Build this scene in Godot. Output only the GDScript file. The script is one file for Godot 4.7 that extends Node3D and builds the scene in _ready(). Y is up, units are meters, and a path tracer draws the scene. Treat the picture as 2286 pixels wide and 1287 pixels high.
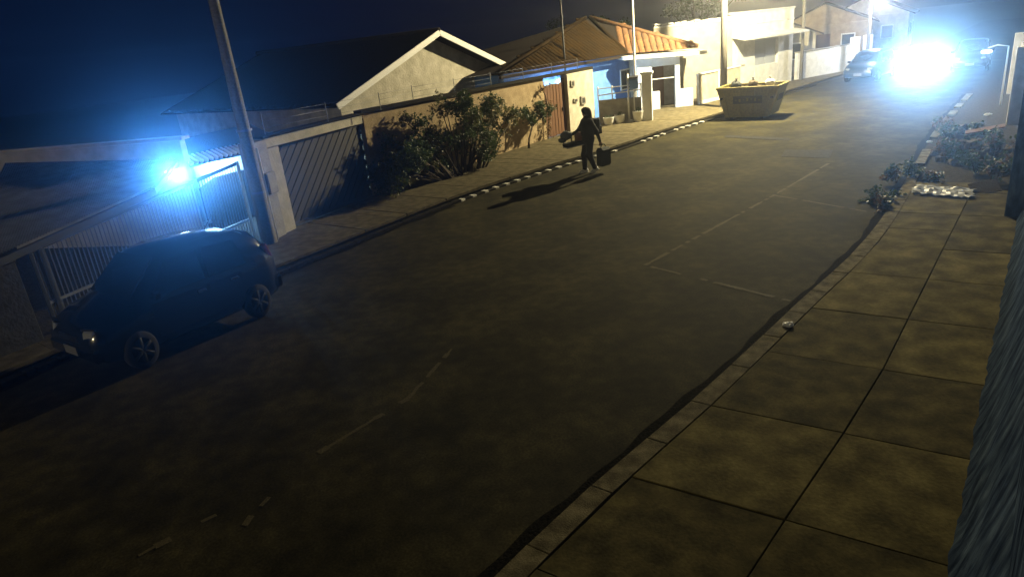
extends Node3D
# A sloping residential street at night, seen from a camera on a house wall: y up, metres, the street runs along -z.

var rng := RandomNumberGenerator.new()
var taken := {}
var box_cache := {}
var M := {}

# ---------------------------------------------------------------- helpers: naming
func numbered(called: String) -> String:
	if not taken.has(called):
		taken[called] = 0
		return called
	taken[called] += 1
	return "%s_%03d" % [called, taken[called]]

func tag(o, label := "", category := "", group := ""):
	if label: o.set_meta("label", label)
	if category: o.set_meta("category", category)
	if group: o.set_meta("group", group)
	return o

func thing(called: String, label: String, category: String, at := Vector3.ZERO, turn := 0.0, group := "") -> Node3D:
	var o := Node3D.new()
	o.name = numbered(called)
	add_child(o)
	o.position = at
	o.rotation.y = turn
	tag(o, label, category, group)
	return o

func setting(called: String, at := Vector3.ZERO) -> Node3D:
	var o := Node3D.new()
	o.name = numbered(called)
	add_child(o)
	o.position = at
	o.set_meta("kind", "structure")
	return o

func put(parent: Node3D, called: String, mesh: Mesh, mat: Material, at := Vector3.ZERO, rot := Vector3.ZERO) -> MeshInstance3D:
	var o := MeshInstance3D.new()
	o.name = called
	o.mesh = mesh
	o.material_override = mat
	o.position = at
	o.rotation = rot
	o.cast_shadow = GeometryInstance3D.SHADOW_CASTING_SETTING_ON
	parent.add_child(o, true)
	return o

# ---------------------------------------------------------------- helpers: shapes
func tri(st: SurfaceTool, a: Vector3, b: Vector3, c: Vector3, centre: Vector3) -> void:
	if (c - a).cross(b - a).dot((a + b + c) / 3.0 - centre) < 0.0:
		var t := b
		b = c
		c = t
	st.add_vertex(a); st.add_vertex(b); st.add_vertex(c)

func quad(st: SurfaceTool, a: Vector3, b: Vector3, c: Vector3, d: Vector3, centre: Vector3) -> void:
	tri(st, a, b, c, centre)
	tri(st, a, c, d, centre)

func flat() -> SurfaceTool:
	var st := SurfaceTool.new()
	st.begin(Mesh.PRIMITIVE_TRIANGLES)
	st.set_smooth_group(-1)
	return st

func smooth() -> SurfaceTool:
	var st := SurfaceTool.new()
	st.begin(Mesh.PRIMITIVE_TRIANGLES)
	st.set_smooth_group(0)
	return st

func done(st: SurfaceTool) -> ArrayMesh:
	st.generate_normals()
	return st.commit()

# a bevelled box added to a SurfaceTool, in the frame of tr
func add_box(st: SurfaceTool, tr: Transform3D, size: Vector3, bevel := 0.01) -> void:
	var h := size / 2.0
	var b: float = minf(bevel, minf(h.x, minf(h.y, h.z)) * 0.45)
	var c := tr.origin
	var P := {}
	for sx in [-1, 1]:
		for sy in [-1, 1]:
			for sz in [-1, 1]:
				for ax in 3:
					var v := Vector3(sx * (h.x - (0.0 if ax == 0 else b)), sy * (h.y - (0.0 if ax == 1 else b)), sz * (h.z - (0.0 if ax == 2 else b)))
					P[[sx, sy, sz, ax]] = tr * v
	for s in [-1, 1]:
		quad(st, P[[s, -1, -1, 0]], P[[s, 1, -1, 0]], P[[s, 1, 1, 0]], P[[s, -1, 1, 0]], c)
		quad(st, P[[-1, s, -1, 1]], P[[1, s, -1, 1]], P[[1, s, 1, 1]], P[[-1, s, 1, 1]], c)
		quad(st, P[[-1, -1, s, 2]], P[[1, -1, s, 2]], P[[1, 1, s, 2]], P[[-1, 1, s, 2]], c)
		for t in [-1, 1]:
			quad(st, P[[s, t, -1, 0]], P[[s, t, 1, 0]], P[[s, t, 1, 1]], P[[s, t, -1, 1]], c)
			quad(st, P[[s, -1, t, 0]], P[[s, 1, t, 0]], P[[s, 1, t, 2]], P[[s, -1, t, 2]], c)
			quad(st, P[[-1, s, t, 1]], P[[1, s, t, 1]], P[[1, s, t, 2]], P[[-1, s, t, 2]], c)
	for sx in [-1, 1]:
		for sy in [-1, 1]:
			for sz in [-1, 1]:
				tri(st, P[[sx, sy, sz, 0]], P[[sx, sy, sz, 1]], P[[sx, sy, sz, 2]], c)

func box(size: Vector3, bevel := 0.01) -> ArrayMesh:
	var key := [size.snapped(Vector3.ONE * 0.001), bevel]
	if not box_cache.has(key):
		var st := flat()
		add_box(st, Transform3D.IDENTITY, size, bevel)
		box_cache[key] = done(st)
	return box_cache[key]

# a box from one ground point to another (x, z), standing between the heights y0 and y1
func wall(parent: Node3D, called: String, a: Vector2, b: Vector2, y0: float, y1: float, thick: float, mat: Material, bevel := 0.012) -> MeshInstance3D:
	var d := b - a
	return put(parent, called, box(Vector3(thick, y1 - y0, d.length()), bevel), mat, Vector3((a.x + b.x) / 2, (y0 + y1) / 2, (a.y + b.y) / 2), Vector3(0, atan2(d.x, d.y), 0))

# a bar of a rectangular section between two points
func bar(parent: Node3D, called: String, a: Vector3, b: Vector3, w: float, h: float, mat: Material, bevel := 0.004) -> MeshInstance3D:
	var o := put(parent, called, box(Vector3(w, h, a.distance_to(b)), bevel), mat)
	var z := (b - a).normalized()
	var x := Vector3.UP.cross(z)
	x = Vector3.RIGHT if x.length() < 0.01 else x.normalized()
	o.transform = Transform3D(Basis(x, z.cross(x), z), (a + b) / 2)
	return o

func add_tube(st: SurfaceTool, pts: Array, radii: Array, sides := 10, caps := true) -> void:
	var rings := []
	var side := Vector3.ZERO
	for i in pts.size():
		var t: Vector3 = (pts[mini(i + 1, pts.size() - 1)] - pts[maxi(i - 1, 0)]).normalized()
		if side == Vector3.ZERO:
			side = t.cross(Vector3(0.31, 0.17, 0.93) if absf(t.y) > 0.8 else Vector3.UP).normalized()
		side = (side - t * side.dot(t)).normalized()
		var up := t.cross(side)
		var ring := []
		for k in sides:
			var an := TAU * k / sides
			ring.append(pts[i] + (side * cos(an) + up * sin(an)) * radii[i])
		rings.append(ring)
	for i in pts.size() - 1:
		var c: Vector3 = (pts[i] + pts[i + 1]) / 2.0
		for k in sides:
			var n := (k + 1) % sides
			quad(st, rings[i][k], rings[i][n], rings[i + 1][n], rings[i + 1][k], c)
	if caps:
		for e in [0, pts.size() - 1]:
			var inner: Vector3 = pts[1 if e == 0 else e - 1]
			for k in range(1, sides - 1):
				tri(st, rings[e][0], rings[e][k], rings[e][k + 1], inner)

func tube(parent: Node3D, called: String, pts: Array, radii: Array, mat: Material, sides := 10) -> MeshInstance3D:
	var st := smooth()
	add_tube(st, pts, radii, sides)
	return put(parent, called, done(st), mat)

# a shape turned about y: profile of (radius, height)
func lathe(profile: Array, sides := 20) -> ArrayMesh:
	var st := smooth()
	for i in profile.size() - 1:
		var a: Vector2 = profile[i]
		var b: Vector2 = profile[i + 1]
		for k in sides:
			var p := TAU * k / sides
			var q := TAU * (k + 1) / sides
			var v := [Vector3(a.x * cos(p), a.y, a.x * sin(p)), Vector3(a.x * cos(q), a.y, a.x * sin(q)), Vector3(b.x * cos(q), b.y, b.x * sin(q)), Vector3(b.x * cos(p), b.y, b.x * sin(p))]
			var dirn := (b - a).normalized()
			var nrm := Vector3(dirn.y * cos((p + q) / 2), -dirn.x, dirn.y * sin((p + q) / 2))
			var m: Vector3 = (v[0] + v[2]) / 2.0
			if a.x > 0.0001: tri(st, v[0], v[1], v[2], m - nrm)
			if b.x > 0.0001: tri(st, v[0], v[2], v[3], m - nrm)
	return done(st)

# a prism: outline (u, v) pushed along w by depth, in the frame tr (x = u, y = v, z = w)
func add_prism(st: SurfaceTool, outline: PackedVector2Array, depth: float, tr := Transform3D.IDENTITY) -> void:
	var idx := Geometry2D.triangulate_polygon(outline)
	var big := 100.0
	for s in [-1, 1]:
		for i in range(0, idx.size(), 3):
			var v := []
			for k in 3:
				var p: Vector2 = outline[idx[i + k]]
				v.append(tr * Vector3(p.x, p.y, s * depth / 2))
			tri(st, v[0], v[1], v[2], (v[0] + v[1] + v[2]) / 3.0 - tr.basis.z * s * big)
	var ccw := not Geometry2D.is_polygon_clockwise(outline)
	for i in outline.size():
		var p := outline[i]
		var q := outline[(i + 1) % outline.size()]
		var nn := Vector2((q - p).y, -(q - p).x) * (1.0 if ccw else -1.0)
		var m := tr * Vector3((p.x + q.x) / 2, (p.y + q.y) / 2, 0)
		quad(st, tr * Vector3(p.x, p.y, -depth / 2), tr * Vector3(q.x, q.y, -depth / 2), tr * Vector3(q.x, q.y, depth / 2), tr * Vector3(p.x, p.y, depth / 2), m - tr.basis * Vector3(nn.x, nn.y, 0))

func prism(outline: PackedVector2Array, depth: float, tr := Transform3D.IDENTITY) -> ArrayMesh:
	var st := flat()
	add_prism(st, outline, depth, tr)
	return done(st)

# a four-cornered slab with thickness (corners in order round the edge, thickness downwards)
func slab(a: Vector3, b: Vector3, c: Vector3, d: Vector3, t: float) -> ArrayMesh:
	var st := flat()
	var dn := Vector3.DOWN * t
	var m := (a + b + c + d) / 4.0 + dn * 0.5
	quad(st, a, b, c, d, m)
	quad(st, a + dn, b + dn, c + dn, d + dn, m)
	quad(st, a, b, b + dn, a + dn, m)
	quad(st, b, c, c + dn, b + dn, m)
	quad(st, c, d, d + dn, c + dn, m)
	quad(st, d, a, a + dn, d + dn, m)
	return done(st)

# ---------------------------------------------------------------- helpers: materials
func noise_image(seed_: int, freq: float, octaves: int, size := 512) -> Image:
	var n := FastNoiseLite.new()
	n.seed = seed_
	n.noise_type = FastNoiseLite.TYPE_SIMPLEX_SMOOTH
	n.frequency = freq
	n.fractal_octaves = octaves
	return n.get_seamless_image(size, size)

# coarse patches, fine grain and specks between two linear colours
func mottled(seed_: int, dark: Color, light: Color, coarse: float, fine_share: float, size := 512) -> ImageTexture:
	var a := noise_image(seed_, coarse, 4, size)
	var b := noise_image(seed_ + 7, 0.12, 2, size)
	var out := Image.create(size, size, true, Image.FORMAT_RGB8)
	var da := a.get_data()
	var db := b.get_data()
	var bytes := PackedByteArray()
	bytes.resize(size * size * 3)
	var ds := dark.linear_to_srgb()
	var ls := light.linear_to_srgb()
	for i in size * size:
		var t: float = da[i] / 255.0 * (1.0 - fine_share) + db[i] / 255.0 * fine_share
		t = clampf((t - 0.5) * 1.5 + 0.5, 0.0, 1.0)
		bytes[i * 3] = int((ds.r + (ls.r - ds.r) * t) * 255)
		bytes[i * 3 + 1] = int((ds.g + (ls.g - ds.g) * t) * 255)
		bytes[i * 3 + 2] = int((ds.b + (ls.b - ds.b) * t) * 255)
	out = Image.create_from_data(size, size, false, Image.FORMAT_RGB8, bytes)
	out.generate_mipmaps()
	return ImageTexture.create_from_image(out)

func normal_tex(seed_: int, freq: float, octaves: int, strength: float, size := 512) -> ImageTexture:
	var im := noise_image(seed_, freq, octaves, size)
	im.convert(Image.FORMAT_RGB8)
	im.bump_map_to_normal_map(strength)
	im.generate_mipmaps()
	return ImageTexture.create_from_image(im)

func surface(tex: Texture2D, metres: float, rough: float, normal: Texture2D = null, depth := 0.6) -> StandardMaterial3D:
	var m := StandardMaterial3D.new()
	m.albedo_texture = tex
	m.uv1_triplanar = true
	m.uv1_world_triplanar = true
	m.uv1_scale = Vector3.ONE / metres
	m.roughness = rough
	if normal:
		m.normal_enabled = true
		m.normal_texture = normal
		m.normal_scale = depth
	return m

func plain(c: Color, rough := 0.6, metal := 0.0) -> StandardMaterial3D:
	var m := StandardMaterial3D.new()
	m.albedo_color = c.linear_to_srgb()
	m.roughness = rough
	m.metallic = metal
	return m

func glow(c: Color, energy: float) -> StandardMaterial3D:
	var m := plain(Color(0.8, 0.8, 0.8), 0.4)
	m.emission_enabled = true
	m.emission = c.linear_to_srgb()
	m.emission_energy_multiplier = energy
	return m

func make_materials() -> void:
	var fine := normal_tex(3, 0.16, 3, 3.0)
	var bumpy := normal_tex(4, 0.05, 5, 6.0)
	M.asphalt = surface(mottled(11, Color(0.022, 0.0195, 0.008), Color(0.088, 0.076, 0.032), 0.012, 0.5), 2.3, 0.88, fine, 0.1)  # olive cast of the night lighting mixed into the asphalt colour
	M.asphalt.detail_enabled = true
	M.asphalt.detail_blend_mode = BaseMaterial3D.BLEND_MODE_MUL
	M.asphalt.detail_albedo = mottled(12, Color(0.38, 0.38, 0.36), Color(1.0, 0.98, 0.92), 0.011, 0.12)
	M.asphalt.detail_uv_layer = BaseMaterial3D.DETAIL_UV_2
	M.asphalt.uv2_triplanar = true
	M.asphalt.uv2_world_triplanar = true
	M.asphalt.uv2_scale = Vector3.ONE / 9.3
	M.patch = surface(mottled(13, Color(0.02, 0.02, 0.02), Color(0.06, 0.058, 0.055), 0.02, 0.5), 1.7, 0.9, fine, 0.5)
	M.gutter = surface(mottled(14, Color(0.005, 0.005, 0.004), Color(0.026, 0.022, 0.014), 0.03, 0.4), 1.1, 0.8, bumpy, 0.6)
	var slabs := []
	for i in 4:
		slabs.append(surface(mottled(20 + i, Color(0.045, 0.037, 0.012) * (0.75 + 0.2 * i), Color(0.215, 0.178, 0.066) * (0.72 + 0.17 * i), 0.013, 0.25), 3.1 + 0.33 * i, 0.9, fine, 0.1))  # slab colours carry the yellow of the lamplight
	M.slabs = slabs
	M.kerb = surface(mottled(26, Color(0.07, 0.058, 0.028), Color(0.26, 0.22, 0.12), 0.012, 0.3), 1.7, 0.88, fine, 0.5)
	M.kerb_white = surface(mottled(27, Color(0.45, 0.43, 0.36), Color(0.85, 0.83, 0.76), 0.03, 0.35), 0.6, 0.75, fine, 0.4)
	M.pave = surface(mottled(28, Color(0.06, 0.05, 0.027), Color(0.17, 0.145, 0.088), 0.012, 0.35), 2.1, 0.88, fine, 0.5)
	M.soil = surface(mottled(29, Color(0.02, 0.017, 0.01), Color(0.085, 0.07, 0.04), 0.02, 0.4), 1.3, 0.95, bumpy, 0.8)
	M.yard = surface(mottled(30, Color(0.05, 0.045, 0.035), Color(0.12, 0.105, 0.08), 0.02, 0.4), 2.0, 0.95, bumpy, 0.5)
	M.yellow_line = surface(mottled(31, Color(0.045, 0.04, 0.025), Color(0.17, 0.14, 0.06), 0.04, 0.5), 0.7, 0.8, fine, 0.4)
	M.tan_wall = surface(mottled(40, Color(0.26, 0.185, 0.095), Color(0.43, 0.325, 0.19), 0.010, 0.25), 2.6, 0.9, bumpy, 0.3)
	M.cream = surface(mottled(41, Color(0.38, 0.35, 0.27), Color(0.55, 0.51, 0.42), 0.010, 0.2), 2.9, 0.88, bumpy, 0.22)
	M.white_wall = surface(mottled(42, Color(0.6, 0.61, 0.6), Color(0.8, 0.81, 0.8), 0.010, 0.2), 2.7, 0.85, bumpy, 0.22)
	M.blue_wall = surface(mottled(43, Color(0.09, 0.22, 0.58), Color(0.14, 0.31, 0.74), 0.010, 0.2), 2.7, 0.8, bumpy, 0.2)
	M.grey_wall = surface(mottled(44, Color(0.2, 0.19, 0.165), Color(0.38, 0.36, 0.32), 0.012, 0.3), 2.2, 0.9, bumpy, 0.3)
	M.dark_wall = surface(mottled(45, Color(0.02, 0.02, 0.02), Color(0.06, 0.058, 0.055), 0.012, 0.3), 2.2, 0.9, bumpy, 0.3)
	M.rough_wall = surface(mottled(46, Color(0.003, 0.007, 0.02), Color(0.11, 0.15, 0.19), 0.014, 0.12), 0.8, 0.9, bumpy, 0.25)  # bluish light on this wall put into its colour
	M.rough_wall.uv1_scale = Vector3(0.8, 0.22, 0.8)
	M.coping = surface(mottled(47, Color(0.015, 0.014, 0.012), Color(0.06, 0.055, 0.045), 0.03, 0.4), 1.0, 0.95, bumpy, 0.6)
	M.dark_roof = surface(mottled(48, Color(0.018, 0.015, 0.013), Color(0.055, 0.045, 0.04), 0.03, 0.4), 1.4, 0.95, bumpy, 0.5)
	var tiles := []
	for i in 3:
		tiles.append(surface(mottled(50 + i, Color(0.09, 0.045, 0.022), Color(0.30 + 0.05 * i, 0.155 + 0.02 * i, 0.07), 0.02, 0.4), 1.2 + 0.2 * i, 0.85, fine, 0.5))
	M.tiles = tiles
	var dark_tiles := []
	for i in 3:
		dark_tiles.append(surface(mottled(70 + i, Color(0.01, 0.007, 0.004), Color(0.042 + 0.012 * i, 0.026 + 0.006 * i, 0.011), 0.02, 0.4), 1.2 + 0.2 * i, 0.9, fine, 0.5))  # darker tile colours, used on the front slope
	M.dark_tiles = dark_tiles
	M.fibre_roof = surface(mottled(55, Color(0.16, 0.15, 0.14), Color(0.36, 0.34, 0.31), 0.012, 0.3), 2.5, 0.9, fine, 0.4)
	M.pole = surface(mottled(56, Color(0.13, 0.12, 0.1), Color(0.29, 0.27, 0.23), 0.03, 0.4), 0.9, 0.9, bumpy, 0.5)
	M.slat = surface(mottled(57, Color(0.025, 0.021, 0.013), Color(0.065, 0.054, 0.034), 0.03, 0.4), 0.8, 0.7, fine, 0.3)
	M.brown_wood = surface(mottled(58, Color(0.07, 0.03, 0.012), Color(0.2, 0.09, 0.035), 0.03, 0.4), 0.6, 0.8, fine, 0.5)
	M.skip_paint = surface(mottled(59, Color(0.11, 0.088, 0.015), Color(0.3, 0.245, 0.05), 0.02, 0.4), 1.1, 0.6, bumpy, 0.3)
	M.black_paint = surface(mottled(60, Color(0.01, 0.01, 0.01), Color(0.06, 0.055, 0.04), 0.05, 0.5), 0.5, 0.7, fine, 0.3)
	M.rubble = surface(mottled(61, Color(0.05, 0.04, 0.025), Color(0.2, 0.155, 0.1), 0.03, 0.4), 0.5, 0.95, bumpy, 0.8)
	M.gate_metal = plain(Color(0.22, 0.23, 0.25), 0.45, 0.6)
	M.white_metal = plain(Color(0.72, 0.71, 0.66), 0.4)
	M.dark_metal = plain(Color(0.03, 0.032, 0.036), 0.45, 0.4)
	M.white_paint = plain(Color(0.75, 0.74, 0.7), 0.5)
	M.shutter = plain(Color(0.42, 0.46, 0.52), 0.5, 0.2)
	M.bark = surface(mottled(62, Color(0.03, 0.022, 0.014), Color(0.1, 0.075, 0.05), 0.05, 0.4), 0.4, 0.95, bumpy, 1.0)
	for ground_mat in [M.asphalt, M.patch, M.kerb, M.pave, M.soil, M.yard, M.yellow_line] + M.slabs:  # low specular for the ground; road and paving colours have lamp yellow mixed in
		ground_mat.metallic_specular = 0.2
	for dull in [M.gutter, M.rough_wall, M.coping, M.dark_roof] + M.dark_tiles:
		dull.metallic_specular = 0.06
	M.leaf = leaf_mat(Color(0.03, 0.05, 0.014))
	M.leaf_warm = leaf_mat(Color(0.07, 0.07, 0.02))
	M.leaf_dead = leaf_mat(Color(0.1, 0.058, 0.022))
	M.plastic_white = plain(Color(0.7, 0.7, 0.68), 0.45)
	M.rubber = plain(Color(0.012, 0.012, 0.013), 0.85)
	M.rim = plain(Color(0.05, 0.052, 0.055), 0.45, 0.4)
	M.glass = plain(Color(0.01, 0.014, 0.02), 0.06)
	M.lens_red = plain(Color(0.3, 0.05, 0.02), 0.12)
	M.lens_clear = plain(Color(0.5, 0.52, 0.55), 0.1, 0.3)
	M.plate = plain(Color(0.2, 0.2, 0.2), 0.5)
	M.wire = plain(Color(0.015, 0.015, 0.015), 0.7)
	M.cloth_dark = surface(mottled(63, Color(0.008, 0.009, 0.01), Color(0.028, 0.03, 0.032), 0.05, 0.5), 0.4, 0.95, fine, 0.4)
	M.cloth_bag = surface(mottled(64, Color(0.008, 0.011, 0.01), Color(0.025, 0.03, 0.028), 0.05, 0.5), 0.4, 0.8, fine, 0.4)
	M.cloth_grey = surface(mottled(65, Color(0.1, 0.115, 0.11), Color(0.22, 0.24, 0.23), 0.05, 0.5), 0.4, 0.9, fine, 0.4)
	M.skin_cloth = plain(Color(1, 1, 1), 0.85)
	M.skin_cloth.vertex_color_use_as_albedo = true

func leaf_mat(c: Color) -> StandardMaterial3D:
	var m := plain(c, 0.55)
	m.cull_mode = BaseMaterial3D.CULL_DISABLED
	m.backlight_enabled = true
	m.backlight = (c * 1.2).linear_to_srgb()
	return m

# ---------------------------------------------------------------- the run of the street (x of an edge at z)
func along(pts: Array, z: float) -> float:
	for i in pts.size() - 1:
		if z <= pts[i].y and z >= pts[i + 1].y:
			var p0: Vector2 = pts[maxi(i - 1, 0)]
			var p3: Vector2 = pts[mini(i + 2, pts.size() - 1)]
			var t: float = (pts[i].y - z) / (pts[i].y - pts[i + 1].y)
			return cubic_interpolate(pts[i].x, pts[i + 1].x, p0.x, p3.x, t)
	return pts[0].x if z > pts[0].y else pts[-1].x

var LEFT := [Vector2(-11.2, 6), Vector2(-11.45, -1), Vector2(-11.8, -3), Vector2(-11.9, -6), Vector2(-12.2, -10), Vector2(-12.4, -14), Vector2(-12.1, -18), Vector2(-11.6, -21), Vector2(-11.4, -25), Vector2(-11.0, -28), Vector2(-10.6, -32), Vector2(-10.2, -38), Vector2(-9.2, -46), Vector2(-8.2, -60), Vector2(-7.5, -110)]
var RIGHT := [Vector2(-3.3, 6), Vector2(-3.1, -1), Vector2(-2.98, -4), Vector2(-2.72, -6.5), Vector2(-2.5, -9.5), Vector2(-2.3, -12), Vector2(-2.3, -15), Vector2(-2.5, -20), Vector2(-2.65, -24), Vector2(-2.65, -32), Vector2(-2.4, -45), Vector2(-2.0, -60), Vector2(-1.6, -110)]
var LOT := [Vector2(-11.9, 6), Vector2(-12.2, -1), Vector2(-13.05, -3.45), Vector2(-14.75, -8.7), Vector2(-14.75, -9.5), Vector2(-15.6, -13.1), Vector2(-15.85, -26.4), Vector2(-15.0, -31), Vector2(-13.4, -36), Vector2(-12, -42), Vector2(-9.9, -47), Vector2(-8.9, -60), Vector2(-8.2, -110)]

func lin(pts: Array, z: float) -> float:
	for i in pts.size() - 1:
		if z <= pts[i].y and z >= pts[i + 1].y:
			return lerpf(pts[i].x, pts[i + 1].x, (pts[i].y - z) / (pts[i].y - pts[i + 1].y))
	return pts[0].x if z > pts[0].y else pts[-1].x

# a sheet between two edges given as functions of z
func strip(fa: Callable, fb: Callable, z0: float, z1: float, ya: float, yb: float, step := 0.5) -> ArrayMesh:
	var st := smooth()
	var n := int(ceil(absf(z1 - z0) / step))
	for i in n:
		var za := lerpf(z0, z1, float(i) / n)
		var zb := lerpf(z0, z1, float(i + 1) / n)
		var a := Vector3(fa.call(za), ya, za)
		var b := Vector3(fb.call(za), yb, za)
		var c := Vector3(fb.call(zb), yb, zb)
		var d := Vector3(fa.call(zb), ya, zb)
		quad(st, a, b, c, d, (a + c) / 2 + Vector3.DOWN * 50)
	return done(st)

# a stone of kerb or slab of paving that follows the edges: four plan corners, a top height and a depth
func stone(a: Vector2, b: Vector2, c: Vector2, d: Vector2, y: float, depth: float, bevel := 0.012) -> ArrayMesh:
	var st := flat()
	var m := (a + b + c + d) / 4.0
	var ps := [a, b, c, d]
	var centre := Vector3(m.x, y - depth * 0.5, m.y)
	var top := []
	var rim := []
	var low := []
	for p in ps:
		var pin: Vector2 = p + (m - p).normalized() * bevel * 1.4
		top.append(Vector3(pin.x, y, pin.y))
		rim.append(Vector3(p.x, y - bevel, p.y))
		low.append(Vector3(p.x, y - depth, p.y))
	quad(st, top[0], top[1], top[2], top[3], centre)
	for k in 4:
		var n := (k + 1) % 4
		quad(st, top[k], top[n], rim[n], rim[k], centre)
		quad(st, rim[k], rim[n], low[n], low[k], centre)
	return done(st)

# ================================================================ the scene
func _ready() -> void:
	rng.seed = 20260
	# ---- camera
	var cam := Camera3D.new()
	cam.name = "camera"
	add_child(cam)
	var yaw := deg_to_rad(39.2)
	var pitch := deg_to_rad(20.3)
	var roll := deg_to_rad(-6.2)
	cam.transform = Transform3D(Basis(Vector3.UP, yaw) * Basis(Vector3.RIGHT, -pitch) * Basis(Vector3.BACK, roll), Vector3(0, 4.05, 0))
	cam.fov = rad_to_deg(2.0 * atan(643.5 / 1500.0))
	cam.near = 0.05
	cam.far = 600.0
	cam.current = true
	# ---- sky and air
	var we := WorldEnvironment.new()
	we.name = "world_environment"
	var env := Environment.new()
	env.background_mode = Environment.BG_SKY
	var sky := Sky.new()
	var sm := ProceduralSkyMaterial.new()
	sm.sky_top_color = Color(0.0008, 0.0022, 0.011).linear_to_srgb()
	sm.sky_horizon_color = Color(0.0010, 0.0035, 0.018).linear_to_srgb()
	sm.ground_bottom_color = Color(0.0006, 0.001, 0.003).linear_to_srgb()
	sm.ground_horizon_color = Color(0.0010, 0.0035, 0.018).linear_to_srgb()
	sm.sky_curve = 0.15
	sky.sky_material = sm
	env.sky = sky
	env.tonemap_mode = Environment.TONE_MAPPER_LINEAR
	env.tonemap_exposure = 1.0
	env.sdfgi_enabled = true
	env.ssao_enabled = true
	env.ssil_enabled = true
	env.volumetric_fog_enabled = true
	env.volumetric_fog_density = 0.0034
	env.volumetric_fog_anisotropy = 0.94
	env.volumetric_fog_albedo = Color(0.95, 0.97, 1.0)
	we.environment = env
	add_child(we)

	make_materials()
	build_ground()
	build_left_house()
	build_gable_house()
	build_blue_house()
	build_white_house()
	build_far_houses()
	build_right_side()
	build_poles()
	build_skip()
	build_cars()
	build_plants()
	build_person()
	build_litter()

func lamp_light(parent: Node3D, at: Vector3, c: Color, energy: float, size: float, reach := 60.0) -> OmniLight3D:
	var l := OmniLight3D.new()
	l.name = "lamp_light"
	parent.add_child(l, true)
	l.position = at
	l.light_color = c.linear_to_srgb()
	l.light_energy = energy
	l.light_size = size
	l.omni_range = reach
	l.omni_attenuation = 2.0
	l.shadow_enabled = true
	return l

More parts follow.
